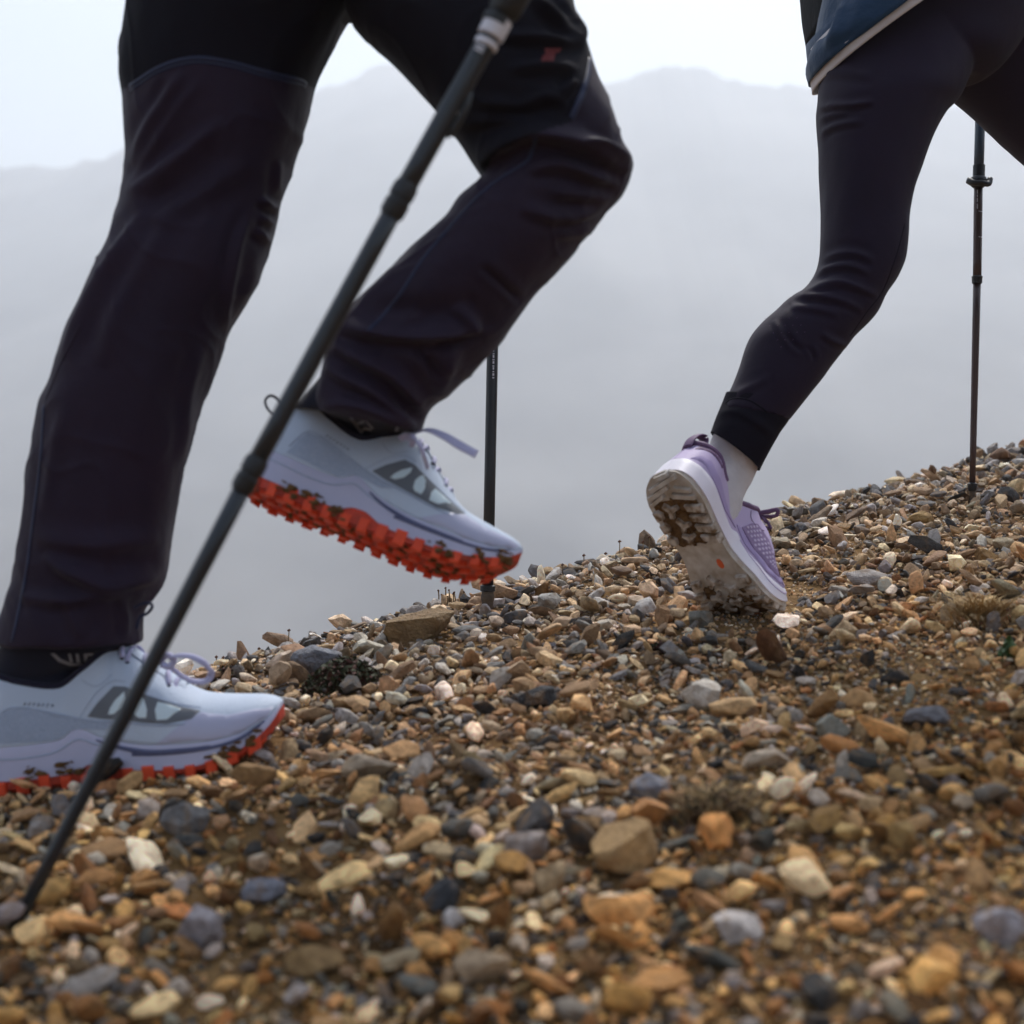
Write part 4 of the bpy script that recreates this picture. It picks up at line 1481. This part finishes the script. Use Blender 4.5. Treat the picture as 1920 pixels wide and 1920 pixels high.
BV, BF = loft_pairs([(1470, -420, 1640, -420, jd + .06, .11), (1490, -200, 1610, -220, jd + .06, .115), (1512, -60, 1600, -90, jd + .06, .11), (1518, 10, 1590, -10, jd + .06, .10), (1524, 64, 1570, 40, jd + .06, .08)], 40, 48, 3)
world_child(fix_normals(mesh_obj('backpack', BV, BF, M['pack'])), woman)
woman.children[-1]['label'] = 'black pack bottom behind the jacket'


def woman_shoe():
    # outline in millimetres
    S = Shoe(.001, 268,
             zb=[(0, 12), (15, 7), (35, 5), (165, 5), (205, 9), (235, 16), (255, 26), (268, 38)],
             zo=[(0, 17), (40, 13), (110, 14), (180, 13), (225, 21), (255, 34), (268, 42)],
             zm=[(0, 39), (30, 39), (78, 35), (100, 33), (112, 39), (125, 34), (165, 31), (215, 33), (250, 42), (268, 47)],
             zt=[(0, 80), (25, 84), (55, 73), (85, 74), (112, 96), (130, 113), (142, 113), (165, 100), (185, 83), (208, 64), (235, 55), (255, 51), (268, 48)],
             wid=[(0, 0), (3, 12), (9, 22), (20, 30), (42, 35), (85, 31), (110, 29.5), (130, 33), (160, 42), (195, 46), (225, 41), (247, 29), (260, 16), (268, 0)],
             col_u=(100, 138), ratio=.66, lean=.16, curve=2.0)
    S.flare = 4.5
    S.bend = (165, 85, R(52))
    shoe = S.upper('shoe', M['w_upper'])
    S.slab('midsole', lambda u: S.zo(u) - 2, lambda u: S.zm(u) + 1, lambda t: 4.5 * (1.15 - .7 * t) - 25 * max(0, t - .93), M['w_mid'], shoe)
    S.slab('outsole', lambda u: S.zb(u), lambda u: S.zo(u), lambda t: 3.2, M['w_out'], shoe)
    S.patch('mesh_panel', [(112, 52), (120, 72), (128, 82), (150, 78), (168, 66), (186, 54), (205, 44), (190, 41), (165, 42), (140, 44)], M['w_mesh'], shoe, .8, 5)
    for i in range(12):
        for j in range(6):
            u = 118 + i * 6.4 + (3.2 if j % 2 else 0)
            z = 50 + j * 5.2
            lim = np.interp(u, [112, 128, 150, 168, 186, 205], [54, 80, 76, 63, 51, 42])
            lo = np.interp(u, [112, 140, 165, 205], [52, 46, 44, 42])
            if lo + 2.5 < z < lim - 2.5:
                S.patch('mesh_cell', [(u - 1.7, z), (u - .6, z + 1.7), (u + 1.2, z + 1.7), (u + 1.9, z), (u + .7, z - 1.7), (u - 1, z - 1.7)], M['w_mesh_cell'], shoe, 1.3, 9)
    S.patch('heel_overlay', [(6, 44), (10, 56), (22, 60), (45, 54), (80, 44), (105, 41), (78, 38), (35, 42)], M['w_upper_dark'], shoe, .9, 6)
    S.patch('side_overlay', [(104, 46), (112, 50), (140, 42), (165, 40), (200, 42), (225, 44), (205, 36), (165, 33), (126, 38), (110, 44)], M['w_upper_dark'], shoe, 1.0, 5)
    S.patch('toe_cap', [(212, 40), (216, 52), (228, 54), (246, 51), (258, 48), (250, 43), (232, 38)], M['w_upper'], shoe, 1.6, 5)
    S.line('toe_seam', [(214, 38), (215, 50), (212, 58)], .8, M['w_upper_dark'], shoe, .8, 16)
    S.line('midsole_groove', [(118, 34), (150, 27), (190, 24), (225, 29), (250, 38)], .9, M['w_upper'], shoe, .3)
    S.line('eyelet_seam', [(112, 88), (116, 78), (128, 76), (140, 84)], .6, M['w_trim'], shoe, .6, 20)
    S.rim('collar', 4.4, M['w_trim'], shoe)
    S.patch('heel_tab', [(3, 66), (4, 76), (14, 80), (26, 79), (40, 74), (38, 70), (22, 73)], M['w_trim'], shoe, 1.0, 5)
    # padded heel tab and pull loop
    V = S.fin(catmull([(-1, 0, 70), (-5, 0, 82), (-4, 0, 96), (3, 0, 104), (11, 0, 98), (11, 0, 86)], 24))
    tube('heel_loop', V, .0075, M['w_trim'], shoe, 10, .28, Vector((1, 0, .2)))
    for i, u in enumerate(np.linspace(138, 188, 5)):
        zt = float(S.zt(u))
        s1 = 1 if i % 2 else -1
        V = S.fin(catmull([(u - 3 * s1, -20, zt - 7), (u, -10, zt + 2), (u, 0, zt + 4), (u, 10, zt + 2), (u + 3 * s1, 20, zt - 7)], 12))
        tube('lace', V, .0022, M['w_trim'], shoe, 8, .6, Vector((0, 0, 1)))
    zt = float(S.zt(134))
    for nm, pts, r_ in (('lace_loop', [(132, -6, zt + 2), (136, -18, zt + 9), (140, -26, zt + 16), (146, -22, zt + 13), (138, -8, zt + 4)], .003), ('lace_loop', [(132, 4, zt + 2), (138, 14, zt + 12), (146, 22, zt + 10), (138, 6, zt + 4)], .003),
                        ('lace_end', [(134, -4, zt + 3), (142, -16, zt), (150, -24, zt - 9)], .0022), ('lace_knot', [(128, -6, zt + 3), (134, 0, zt + 8), (140, 4, zt + 4), (132, -4, zt + 2)], .0042)):
        tube(nm, S.fin(catmull(pts, 20)), r_, M['w_trim'], shoe, 8, .6)
    # tread
    H = 5.0

    def bar(a, b, wdt, nm='heel_bar', h=H, m='w_out'):
        a, b = np.array(a, float), np.array(b, float)
        d = (b - a) / np.linalg.norm(b - a)
        p = np.array((-d[1], d[0])) * wdt / 2
        S.block(nm, [a + p, a - p, b - p, b + p], h, M[m], shoe, .86, 4)

    # diagonal bars at the back of the heel
    bar((6, 14), (3, -8), 5); bar((18, 26), (7, -18), 5.5); bar((28, 33), (17, -2), 6); bar((37, 35), (26, 8), 5)
    bar((20, -8), (27, -31), 5); bar((28, -2), (36, -33), 6)
    # lugs down the right edge and scallops down the left
    for u in (44, 58, 72, 86):
        S.block('lug', [(u - 2, -12), (u + 6, -13), (u + 13, -35), (u + 2, -36)], 6, M['w_lug'], shoe, .85, 4)
    for u in (50, 68, 86):
        S.block('lug', [(u - 6, 35), (u + 8, 34), (u + 6, 24), (u - 2, 22), (u - 7, 27)], 6, M['w_lug'], shoe, .85, 4)

    def tri(u, y, rr=10, rot=0, h=6):
        pts = []
        for k in range(3):
            a = rot + k * 2 * math.pi / 3
            for da, q in ((-.22, 1), (.22, 1), (math.pi / 3, .33)):
                pts.append((u + rr * q * math.cos(a + da), y + rr * q * math.sin(a + da)))
        S.block('star_lug', pts, h, M['w_lug'], shoe, .88, 4)
    tri(46, 8, 12, .3); tri(68, 2, 11, .5); tri(86, 4, 10, .2)
    # forefoot
    for u in (150, 167, 184, 201, 218):
        w = float(S.W(u))
        S.block('lug', [(u - 5, -w + 14), (u + 4, -w + 12), (u + 9, -w - 2), (u - 3, -w - 2)], 6, M['w_lug'], shoe, .85, 4)
        S.block('lug', [(u - 5, w - 14), (u + 4, w - 12), (u + 9, w + 1), (u - 3, w + 1)], 6, M['w_lug'], shoe, .85, 4)
    for u, y in ((150, 8), (163, -10), (172, 14), (184, -6), (196, 14), (206, -10), (220, 4)):
        tri(u, y, 10, random.uniform(0, 2))
    # mud pressed into the recesses
    V, F = [], []
    for k in range(230):
        r_ = random.random()
        u = random.uniform(34, 96) if r_ < .6 else random.uniform(160, 240)
        w = float(S.W(u)) * .86
        y = random.uniform(-w, w)
        v, f = stone_shape(7600 + k % 12, 1, 6, 8, (1, 1, .5), .3)
        sz = random.uniform(2.5, 6)
        v = S.fin(v * np.array((sz, sz, random.uniform(1.5, 3.2))) + np.array((u, y, float(S.zb(u)) - .5)))
        F += [tuple(i + len(V) for i in q) for q in f]
        V += v.tolist()
    mesh_obj('mud', V, F, M['mud'], shoe)['kind'] = 'stuff'
    # smooth mud film between the heel lugs
    film = [(u, y, float(S.zb(u)) - .8 - .8 * vnoise(np.array([u * .2]), np.array([y * .2]))[0]) for u in np.linspace(34, 96, 30) for y in np.linspace(-.88, .88, 24) * float(S.W(u))]
    mesh_obj('mud', S.fin(film), grid_faces(30, 24), M['mud'], shoe)['kind'] = 'stuff'
    film = [(u, y, float(S.zb(u)) - 2.6 - 2.2 * vnoise(np.array([u * .12]), np.array([y * .12]))[0]) for u in np.linspace(192, 248, 26) for y in np.linspace(-.86, .86, 24) * float(S.W(u))]
    mesh_obj('mud', S.fin(film), grid_faces(26, 24), M['mud'], shoe)['kind'] = 'stuff'
    # small orange dot under the arch
    c = np.array((128, -14))
    S.block('sole_dot', [c + np.array((7 * math.cos(a), 4 * math.sin(a))) for a in np.linspace(0, 2 * math.pi, 12, endpoint=False)], .8, M['orange'], shoe, .95, 3)
    return S, shoe


S_w, wshoe = woman_shoe()
wshoe.parent = woman
f_w = Vector((.4465, .312, -.836))
_e1, _n, _yy = Vector((.52, 0, -.854)), Vector((.854, 0, .52)), Vector((0, 1, 0))
_c, _p = .95, .74
_k, _q = math.sqrt(1 - _c * _c), math.sqrt(1 - _p * _p)
f_w = _e1 * _c + _yy * _k
t_w = _n * _p + (_yy * _c - _e1 * _k) * _q
t_w = (t_w - f_w * t_w.dot(f_w)).normalized()
l_w = t_w.cross(f_w)
toe_l = Vector(S_w.fin([(256, 0, float(S_w.zb(256)) - 4)])[0])
R_w = Matrix(((f_w.x, l_w.x, t_w.x), (f_w.y, l_w.y, t_w.y), (f_w.z, l_w.z, t_w.z)))
toe_w = hit_ground(1438, 1140) + Vector((0, 0, .004))
o_w = toe_w - R_w @ (toe_l * 1.06)
mw_ = Matrix.Translation(o_w) @ R_w.to_4x4() @ Matrix.Scale(1.06, 4)
for nm_, q_ in (('heel', (0, 0, 10)), ('heel R', (40, -37, 5)), ('heel L', (40, 37, 5)), ('collar back', (14, 0, 98)), ('collar side', (85, -25, 82)), ('instep', (140, 0, 98)), ('toe', (262, 0, 45)), ('ankle', (60, 0, 95)), ('in', (75, 0, 45))):
    w_ = mw_ @ Vector(S_w.fin([q_])[0])
    print(nm_, [round(float(c)) for c in pix([w_])[0]], round(w_.y, 3))
wshoe.matrix_basis = Matrix.Translation(-woman.location) @ mw_
wl_ = lambda *q: mw_ @ Vector(S_w.fin([q])[0])
sp_ = catmull([wl_(92, 0, 40), wl_(80, 0, 66), wl_(70, 0, 84), (P(1372, 862, dw - .012) + wl_(66, 0, 102)) / 2, P(1384, 838, dw - .012), P(1404, 800, dw - .008)], 50)
so_ = tube('sock', [Vector(q) for q in sp_], list(np.interp(np.linspace(0, 1, 50), [0, .25, .5, .75, 1], [.032, .034, .0345, .034, .035])), M['sock_grey'], None, 40)
sculpt_folds(so_, [([(1335, 850), (1370, 870), (1405, 905)], .0016, 5, 8), ([(1340, 835), (1380, 855), (1412, 885)], .0012, 4, 6), ([(1385, 900), (1400, 915), (1404, 930)], .0015, 4, 6)], ((50, .0012), (140, .0004)))
world_child(so_, woman)
wshoe['label'] = 'lilac shoe on its toe with muddy sole turned to the back'
# her leading foot, further up the slope
lead = copy_tree(wshoe, woman)
gl = Vector((.93, dw + .20, 0))
gl.z = gz(gl.x, gl.y)
lead.matrix_basis = Matrix.Translation(-woman.location) @ shoe_matrix(gl + Vector((-.08, -.02, .004)), Vector((.9, .3, .18)), 0)
lead['label'] = 'leading lilac shoe set flat on the slope'

# ------------------------------------------------------------------ trekking poles
def shaft(name, a, b, r0, r1, m, parent, seg=18):
    o = tube(name, [a + (b - a) * t for t in np.linspace(0, 1, 6)], list(np.linspace(r0, r1, 6)), m, None, seg)
    return world_child(o, parent)


def ring(name, a, b, px_at, prof, m, parent):
    """collar revolved about the pole axis; prof in metres from the given point"""
    ax = (b - a).normalized()
    o = lathe(name, prof, px_at, ax, m)
    return world_child(o, parent)


# the man's near pole
ta = hit_ground(16, 1736)
tip_d, top_d = ta.y, 1.17
pt = lambda px, py: P(px, py, tip_d + (top_d - tip_d) * (1736 - py) / 1706.0)
A0 = ta + Vector((0, 0, -.012))
A1 = pt(940, 30)
pole1 = empty('trekking_pole', ta, 'black trekking pole slanting across the picture in front of both white shoes', 'trekking pole', 'trekking poles')
axd = (A1 - A0).normalized()
J1, J2 = pt(748, 375), pt(468, 890)
shaft('lower_shaft', A0, J2, .0055, .0074, M['pole'], pole1)
shaft('middle_shaft', J2, J1, .0079, .0081, M['pole'], pole1)
shaft('upper_shaft', J1, A1, .0086, .0088, M['pole'], pole1)
for J, r0, nm in ((J1, .0104, 'joint_collar'), (J2, .0098, 'joint_collar')):
    ring(nm, A0, A1, J, [(-.016, r0 - .002), (-.012, r0), (-.002, r0), (-.001, r0 - .001), (.002, r0 - .001), (.003, r0), (.012, r0), (.016, r0 - .0015)], M['pole_black'], pole1)
ring('grip', A0, A1, A1, [(0, .010), (.004, .0135), (.03, .015), (.10, .0155), (.14, .017), (.165, .015), (.175, .006)], M['pole_black'], pole1)
ring('white_band', A0, A1, pt(918, 70), [(0, .0092), (.001, .0112), (.017, .0116), (.018, .0092)], M['white'], pole1)
ring('ring', A0, A1, pt(909, 88), [(0, .009), (.001, .0101), (.0045, .0101), (.0055, .009)], M['white'], pole1)
ring('ring', A0, A1, pt(927, 48), [(0, .009), (.001, .0122), (.008, .0122), (.009, .009)], M['pole_black'], pole1)
# label with light print on the tube
pb = bvh_of([c for c in pole1.children if c.name.startswith('upper_shaft')][0])
for q in ([(897, 70), (914, 77), (910, 84), (894, 77)], [(894, 82), (909, 89), (907, 93), (892, 86)], [(892, 89), (906, 96), (904, 100), (889, 92)]):
    print_on('print', pb, q, M['white'], pole1, 4, .0006)
# locking lever with a pale button
nrm = axd.cross(Vector((0, 1, 0))).normalized()
L0 = pt(838, 205)
o = tube('lock_lever', [L0 - nrm * .0095 + axd * .022, L0 - nrm * .0125 + axd * .008, L0 - nrm * .0125 - axd * .012, L0 - nrm * .0095 - axd * .02], [.003, .004, .004, .003], M['pole_black'], None, 10)
world_child(o, pole1)
o = mesh_obj('button', *stone_shape(33, 3, 12, 4, (1, 1, 1), 0), M['pearl'])
o.data.transform(Matrix.Translation(pt(865, 214)) @ Matrix.Diagonal((.0042, .0042, .0046, 1)))
world_child(o, pole1)

# the man's far pole
tb2 = hit_ground(914, 1152)
q2 = lambda px, py: P(px, py, tb2.y)
pole2 = empty('trekking_pole', tb2, 'black trekking pole standing behind the raised white shoe', 'trekking pole', 'trekking poles')
C0, C1 = tb2 + Vector((0, 0, -.01)), q2(938, -60)
shaft('shaft', q2(914.5, 1100), C1, .0078, .0078, M['pole'], pole2)
shaft('tip', C0, q2(914.5, 1102), .0070, .0086, M['tip'], pole2)
ring('collar', C0, C1, q2(914.5, 1104), [(-.004, .008), (-.003, .0102), (.004, .0102), (.005, .008)], M['pole_black'], pole2)
ring('collar', C0, C1, q2(914.4, 1120), [(-.006, .0075), (-.003, .0092), (.003, .0092), (.006, .0078)], M['tip'], pole2)
pb = bvh_of([c for c in pole2.children if c.name.startswith('shaft')][0])
for i, (y0, y1, w) in enumerate([(657, 660, 1.2), (662.5, 664, 1.7), (665.5, 671, 1.3), (673.5, 675.5, 1.8), (677, 682, 1.4), (685, 687.5, 1.5), (688.5, 693, 1.2), (696, 698, 1.4), (700, 704.5, 1.5), (707, 709.5, 1.7)]):
    xc = 925.3 - (y0 - 657) * .012
    print_on('print', pb, [(xc - w, y0), (xc + w, y0), (xc + w, y1), (xc - w, y1)], M['white'], pole2, 3, .0005)

# the woman's pole
tb3 = hit_ground(1823, 943)
q3 = lambda px, py: P(px, py, tb3.y)
pole3 = empty('trekking_pole', tb3, 'slim brown trekking pole with flip lock standing behind the woman', 'trekking pole', 'trekking poles')
D0, D1 = tb3 + Vector((0, 0, -.01)), q3(1846, -60)
s3 = K * tb3.y / 1920
shaft('tip', D0, q3(1823, 906), 4.2 * s3, 6.0 * s3, M['tip'], pole3)
shaft('lower_shaft', q3(1823, 908), q3(1832, 526), 5.6 * s3, 7.2 * s3, M['pole_brown'], pole3)
shaft('middle_shaft', q3(1832, 526), q3(1834.5, 345), 7.9 * s3, 8.1 * s3, M['pole_brown'], pole3)
shaft('upper_shaft', q3(1834.5, 340), D1, 9.2 * s3, 9.2 * s3, M['pole_grey'], pole3)
ring('basket_collar', D0, D1, q3(1823, 912), [(-9 * s3, 6 * s3), (-7 * s3, 7.5 * s3), (2 * s3, 9 * s3), (5 * s3, 9.5 * s3), (7 * s3, 6 * s3)], M['pole_black'], pole3)
ring('joint_collar', D0, D1, q3(1832, 525), [(-7 * s3, 8 * s3), (-6 * s3, 9.3 * s3), (4 * s3, 9.6 * s3), (6 * s3, 10.2 * s3), (8 * s3, 8.5 * s3)], M['pole_black'], pole3)
ring('lock_sleeve', D0, D1, q3(1835.5, 320), [(-12 * s3, 10 * s3), (-11 * s3, 11 * s3), (10 * s3, 11 * s3), (11 * s3, 9.4 * s3)], M['pole_black'], pole3)
ring('lock_clamp', D0, D1, q3(1834.5, 341), [(-11 * s3, 9.5 * s3), (-8 * s3, 13 * s3), (2 * s3, 15.5 * s3), (8 * s3, 14 * s3), (11 * s3, 10 * s3)], M['pole_black'], pole3)
o = tube('lock_lever', dense([q3(1816, 338) + Vector((0, -.002, 0)), q3(1822, 345) + Vector((0, -.010, 0)), q3(1836, 347) + Vector((0, -.014, 0)), q3(1850, 347) + Vector((0, -.009, 0)), q3(1855, 336) + Vector((0, -.003, 0))], 18), 5.5 * s3, M['pole_black'], None, 10)
world_child(o, pole3)
o = tube('lock_screw', [q3(1813, 338), q3(1824, 341)], [5.5 * s3, 8.5 * s3], M['pole_black'], None, 12)
world_child(o, pole3)
pb = bvh_of([c for c in pole3.children if c.name.startswith('middle_shaft')][0])
for y0, y1 in ((356, 363), (365, 369), (371, 379), (382, 391)):
    print_on('print', pb, [(1832, y0), (1833.3, y0), (1833.3, y1), (1832, y1)], M['white'], pole3, 3, .0004)
for y0 in (395, 443):
    print_on('print', pb, [(1835, y0), (1841, y0 + 1), (1841, y0 + 2.5), (1835, y0 + 1.5)], M['white'], pole3, 3, .0004)

# ------------------------------------------------------------------ stones and gravel into place (stones under the soles pushed down)
def under_sole(x, y):
    m = np.zeros(len(x), bool)
    for mat_, S_, u0 in ((mp_, S_man, 0), (mw_, S_w, 188)):
        inv = np.array(mat_.inverted())
        z = ground_z(x, y, False)
        q = np.stack([x, y, z, np.ones_like(x)], 1) @ inv.T / S_.k
        u = q[:, 0]
        m |= (u > u0) & (u < S_.L * .99) & (np.abs(q[:, 1]) < S_.W(np.clip(u, 0, S_.L)) + 12) & (SR > .0036)
    return m


us_ = under_sole(SX, SY)
SZ = np.where(us_, ground_z(SX, SY, False) - SIZE[:, 2] * .55, SZ)
show[us_] = 0
top300 = np.argsort(-show)[:300]
mask = np.ones(n_all, bool)
mask[top300] = False
for i in top300:
    o = bpy.data.objects.new('stone', stone_meshes[VAR[i]])
    COL.objects.link(o)
    o.location = (SX[i], SY[i], SZ[i])
    o.rotation_euler = tuple(ROT[i])
    o.scale = tuple(SIZE[i])
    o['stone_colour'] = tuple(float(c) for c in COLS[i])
    o['stone_seed'] = (float(i * .37 % 40), float(i * .71 % 40), 0.0)
    o.parent = ground

pm = bpy.data.meshes.new('gravel')
idx = np.where(mask)[0]
n = len(idx)
pm.vertices.add(n)
pm.vertices.foreach_set('co', np.stack([SX[idx], SY[idx], SZ[idx]], 1).ravel())


def attr(nm, tp, data, key):
    a = pm.attributes.new(nm, tp, 'POINT')
    a.data.foreach_set(key, np.ascontiguousarray(data).ravel())


attr('variant', 'INT', VAR[idx].astype(np.int32), 'value')
attr('turn', 'FLOAT_VECTOR', ROT[idx].astype(np.float32), 'vector')
attr('size', 'FLOAT_VECTOR', SIZE[idx].astype(np.float32), 'vector')
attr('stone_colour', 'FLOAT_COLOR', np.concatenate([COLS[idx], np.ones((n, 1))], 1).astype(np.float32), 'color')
attr('stone_seed', 'FLOAT_VECTOR', RNG.uniform(0, 40, (n, 3)).astype(np.float32), 'vector')
pm.update()
gravel = bpy.data.objects.new('gravel', pm)
COL.objects.link(gravel)
gravel.parent = ground
tag(gravel, kind='stuff')
ng = bpy.data.node_groups.new('gravel_scatter', 'GeometryNodeTree')
ng.interface.new_socket('Geometry', in_out='INPUT', socket_type='NodeSocketGeometry')
ng.interface.new_socket('Geometry', in_out='OUTPUT', socket_type='NodeSocketGeometry')
gi, go = ng.nodes.new('NodeGroupInput'), ng.nodes.new('NodeGroupOutput')
ip = ng.nodes.new('GeometryNodeInstanceOnPoints')
ci = ng.nodes.new('GeometryNodeCollectionInfo')
ci.inputs['Collection'].default_value = stone_col
ci.inputs['Separate Children'].default_value = True
ci.inputs['Reset Children'].default_value = True


def named(nm, tp):
    q = ng.nodes.new('GeometryNodeInputNamedAttribute')
    q.data_type = tp
    q.inputs['Name'].default_value = nm
    return [s for s in q.outputs if s.enabled and s.name == 'Attribute'][0]


ng.links.new(gi.outputs[0], ip.inputs['Points'])
ng.links.new(ci.outputs[0], ip.inputs['Instance'])
ip.inputs['Pick Instance'].default_value = True
ng.links.new(named('variant', 'INT'), ip.inputs['Instance Index'])
ng.links.new(named('turn', 'FLOAT_VECTOR'), ip.inputs['Rotation'])
ng.links.new(named('size', 'FLOAT_VECTOR'), ip.inputs['Scale'])
ng.links.new(ip.outputs[0], go.inputs[0])
gmod = gravel.modifiers.new('scatter', 'NODES')
gmod.node_group = ng

# ------------------------------------------------------------------ plants
def stem_plant(px, py, hpx, label, lean=0, head=3.2, m_head='seed'):
    b = hit_ground(px, py)
    s = K * b.y / 1920
    r = empty('seed_stem', b, label, 'plant', 'dry seed stems along the crest')
    top = Vector((lean * s, 0, hpx * s))
    tube('stem', [Vector((0, 0, -.01)), top * .5 + Vector((lean * .3 * s, 0, 0)), top], [.0011, .0009, .0007], M['stem'], r, 6)
    for k in range(3):
        blob('seed_head', top + Vector(((k - 1) * head * .6 * s, random.uniform(-.001, .001), (head * .4 if k == 1 else 0) * s)), (head * s * .7, head * s * .7, head * s), M[m_head], r, k, 1)
    return r


for px, py, h, lab, ln in [
    (405, 1242, 24, 'short rusty seed stem at the left end of the crest by the planted shoe', 1),
    (420, 1240, 18, 'low seed stem just right of the rusty one on the crest', -1),
    (450, 1222, 14, 'tiny dry stem between the rusty stem and the tall lone stem', 1),
    (487, 1212, 16, 'faint dry stem left of the tall lone stem on the crest', -1),
    (537, 1212, 38, 'tall lone seed stem on the crest left of the wedge rock', 5),
    (1054, 1078, 20, 'thin seed stem on the crest right of the rust brown boulder', 1),
    (1095, 1064, 26, 'pale seed stem midway between raised shoe and lilac shoe', 0),
    (1137, 1052, 18, 'faint seed stem a little left of the lilac shoe pair of stems', -1),
    (1161, 1048, 34, 'tall faint seed stem nearest left of the two beside the lilac sole', 1),
    (1204, 1046, 30, 'left one of two seed stems close beside the lilac sole', 2),
    (1215, 1045, 38, 'right taller one of two seed stems close beside the lilac sole', 3)]:
    stem_plant(px, py, h, lab, ln, 3.0)
# a small clump of budded stalks on the crest beside the far pole
b = hit_ground(850, 1136)
s = K * b.y / 1920
cl = empty('bud_clump', b, 'clump of short brown budded stalks on the crest left of the rear pole tip', 'plant')
for k, (dx, hh) in enumerate([(-28, 22), (-22, 16), (-16, 30), (-8, 27), (-2, 22), (4, 26), (10, 18), (18, 30), (-12, 14), (24, 15)]):
    bx = Vector((dx * s, random.uniform(-.01, .01), -dx * .25 * s))
    tp_ = bx + Vector((random.uniform(-4, 4) * s, 0, hh * s))
    tube('stalk', [bx + Vector((0, 0, -.008)), (bx + tp_) / 2 + Vector((s, 0, 0)), tp_], .0010, M['stem'], cl, 6)
    blob('bud', tp_, (2.6 * s, 2.6 * s, 3.4 * s), M['seed'], cl, k, 1)


def cushion(px, py, wpx, hpx, n, label, mats, name='cushion_plant', leaf=.005):
    """low plant: leaves crowded over a mound"""
    b = hit_ground(px, py)
    s = K * b.y / 1920
    r = empty(name, b, label, 'plant')
    for mi, mname in enumerate(mats):
        V, F = [], []
        for k in range(n):
            if k % len(mats) != mi:
                continue
            a, q = random.uniform(0, 2 * math.pi), math.sqrt(random.random())
            x, y = q * math.cos(a) * wpx * s / 2, q * math.sin(a) * wpx * s * .42
            zt = gz(b.x + x, b.y + y) - b.z + hpx * s * (1 - q * q) * random.uniform(.3, 1.1)
            c = Vector((x, y, zt + .001))
            e = Euler((random.uniform(-1.2, 1.2), random.uniform(-1.2, 1.2), random.uniform(0, 6.3))).to_matrix()
            l = leaf * random.uniform(.6, 1.3)
            i0 = len(V)
            for d in ((-1, 0, 0), (-.2, .42, .12), (.6, .34, .1), (1, 0, -.1), (.6, -.34, .1), (-.2, -.42, .12)):
                V.append(c + e @ (Vector(d) * l))
            F += [(i0, i0 + 1, i0 + 5), (i0 + 1, i0 + 2, i0 + 4, i0 + 5), (i0 + 2, i0 + 3, i0 + 4)]
        o = mesh_obj('foliage', V, F, M[mname], r)
        o['kind'] = 'stuff'
    return r


cushion(640, 1285, 150, 44, 2600, 'dark green and red cushion plant growing in the scree above the planted toe', ['moss', 'red_leaf', 'moss'])
cushion(425, 1272, 60, 20, 500, 'small olive cushion plant behind the lace loop of the planted shoe', ['moss', 'red_leaf'], leaf=.003)
cushion(1235, 1222, 56, 16, 260, 'small reddish creeping plant on the path below the lilac sole', ['red_leaf', 'red_leaf', 'moss'], leaf=.0035)
cushion(1888, 1234, 30, 34, 60, 'bright green leafy sprig in the gravel at the right', ['leaf'], 'sprig', .006)
cushion(1738, 1022, 24, 14, 90, 'tiny dark green sprig in the soil left below the tan flat stone', ['moss'], 'sprig', .004)


def tuft(px, py, wpx, hpx, n, label, mats):
    b = hit_ground(px, py)
    s = K * b.y / 1920
    r = empty('grass_tuft', b, label, 'plant')
    for mi, mname in enumerate(mats):
        V, F = [], []
        for k in range(n):
            if k % len(mats) != mi:
                continue
            x, y = random.gauss(0, .3) * wpx * s / 2, random.gauss(0, .3) * wpx * s / 2
            z = gz(b.x + x, b.y + y) - b.z
            a = random.uniform(0, 6.28)
            L = hpx * s * random.uniform(.5, 1.3)
            dr = Vector((math.cos(a), math.sin(a), 0))
            sd2 = Vector((-math.sin(a), math.cos(a), 0)) * .0011
            i0 = len(V)
            for t in (0, .35, .7, 1):
                c = Vector((x, y, z - .004)) + dr * L * .8 * t ** 1.4 + Vector((0, 0, L * (t - .55 * t * t)))
                V += [c - sd2 * (1.05 - t), c + sd2 * (1.05 - t)]
            F += [(i0 + 2 * q, i0 + 2 * q + 1, i0 + 2 * q + 3, i0 + 2 * q + 2) for q in range(3)]
        o = mesh_obj('blades', V, F, M[mname], r)
        o['kind'] = 'stuff'
    return r


tuft(1840, 1165, 150, 92, 520, 'straw coloured dry grass tuft at the right above the green sprig', ['straw'])
tuft(1345, 1530, 210, 95, 900, 'dry mossy grass tuft drooping right of the tan blocky stone', ['straw', 'red_leaf', 'straw', 'moss'])
tuft(1870, 1395, 60, 34, 120, 'small ochre and olive tuft at the right edge beside the long slate', ['straw', 'moss'])

# ------------------------------------------------------------------ the mist
hz0, hz1 = -78.0, Z_TOP + 6
hx, hy0, hy1 = 960, -960, 1080
verts = [(x, y, z) for z in (hz0, hz1) for y in (hy0, hy1) for x in (-hx, hx)]
haze = mesh_obj('haze', verts, [(0, 2, 3, 1), (4, 5, 7, 6), (0, 1, 5, 4), (2, 6, 7, 3), (0, 4, 6, 2), (1, 3, 7, 5)], None, None, False)
hm = bpy.data.materials.new('mist')
hm.use_nodes = True
hm.node_tree.nodes.clear()
pv = hm.node_tree.nodes.new('ShaderNodeVolumePrincipled')
pv.inputs['Color'].default_value = (.90, .945, 1.0, 1)
pv.inputs['Density'].default_value = .0019
pv.inputs['Anisotropy'].default_value = .4
ho = hm.node_tree.nodes.new('ShaderNodeOutputMaterial')
hm.node_tree.links.new(pv.outputs[0], ho.inputs['Volume'])
haze.data.materials.append(hm)
tag(haze, kind='stuff')
print('tris', sum(len(p.vertices) - 2 for o in SC.objects if o.type == 'MESH' for p in o.data.polygons), 'gravel', n)
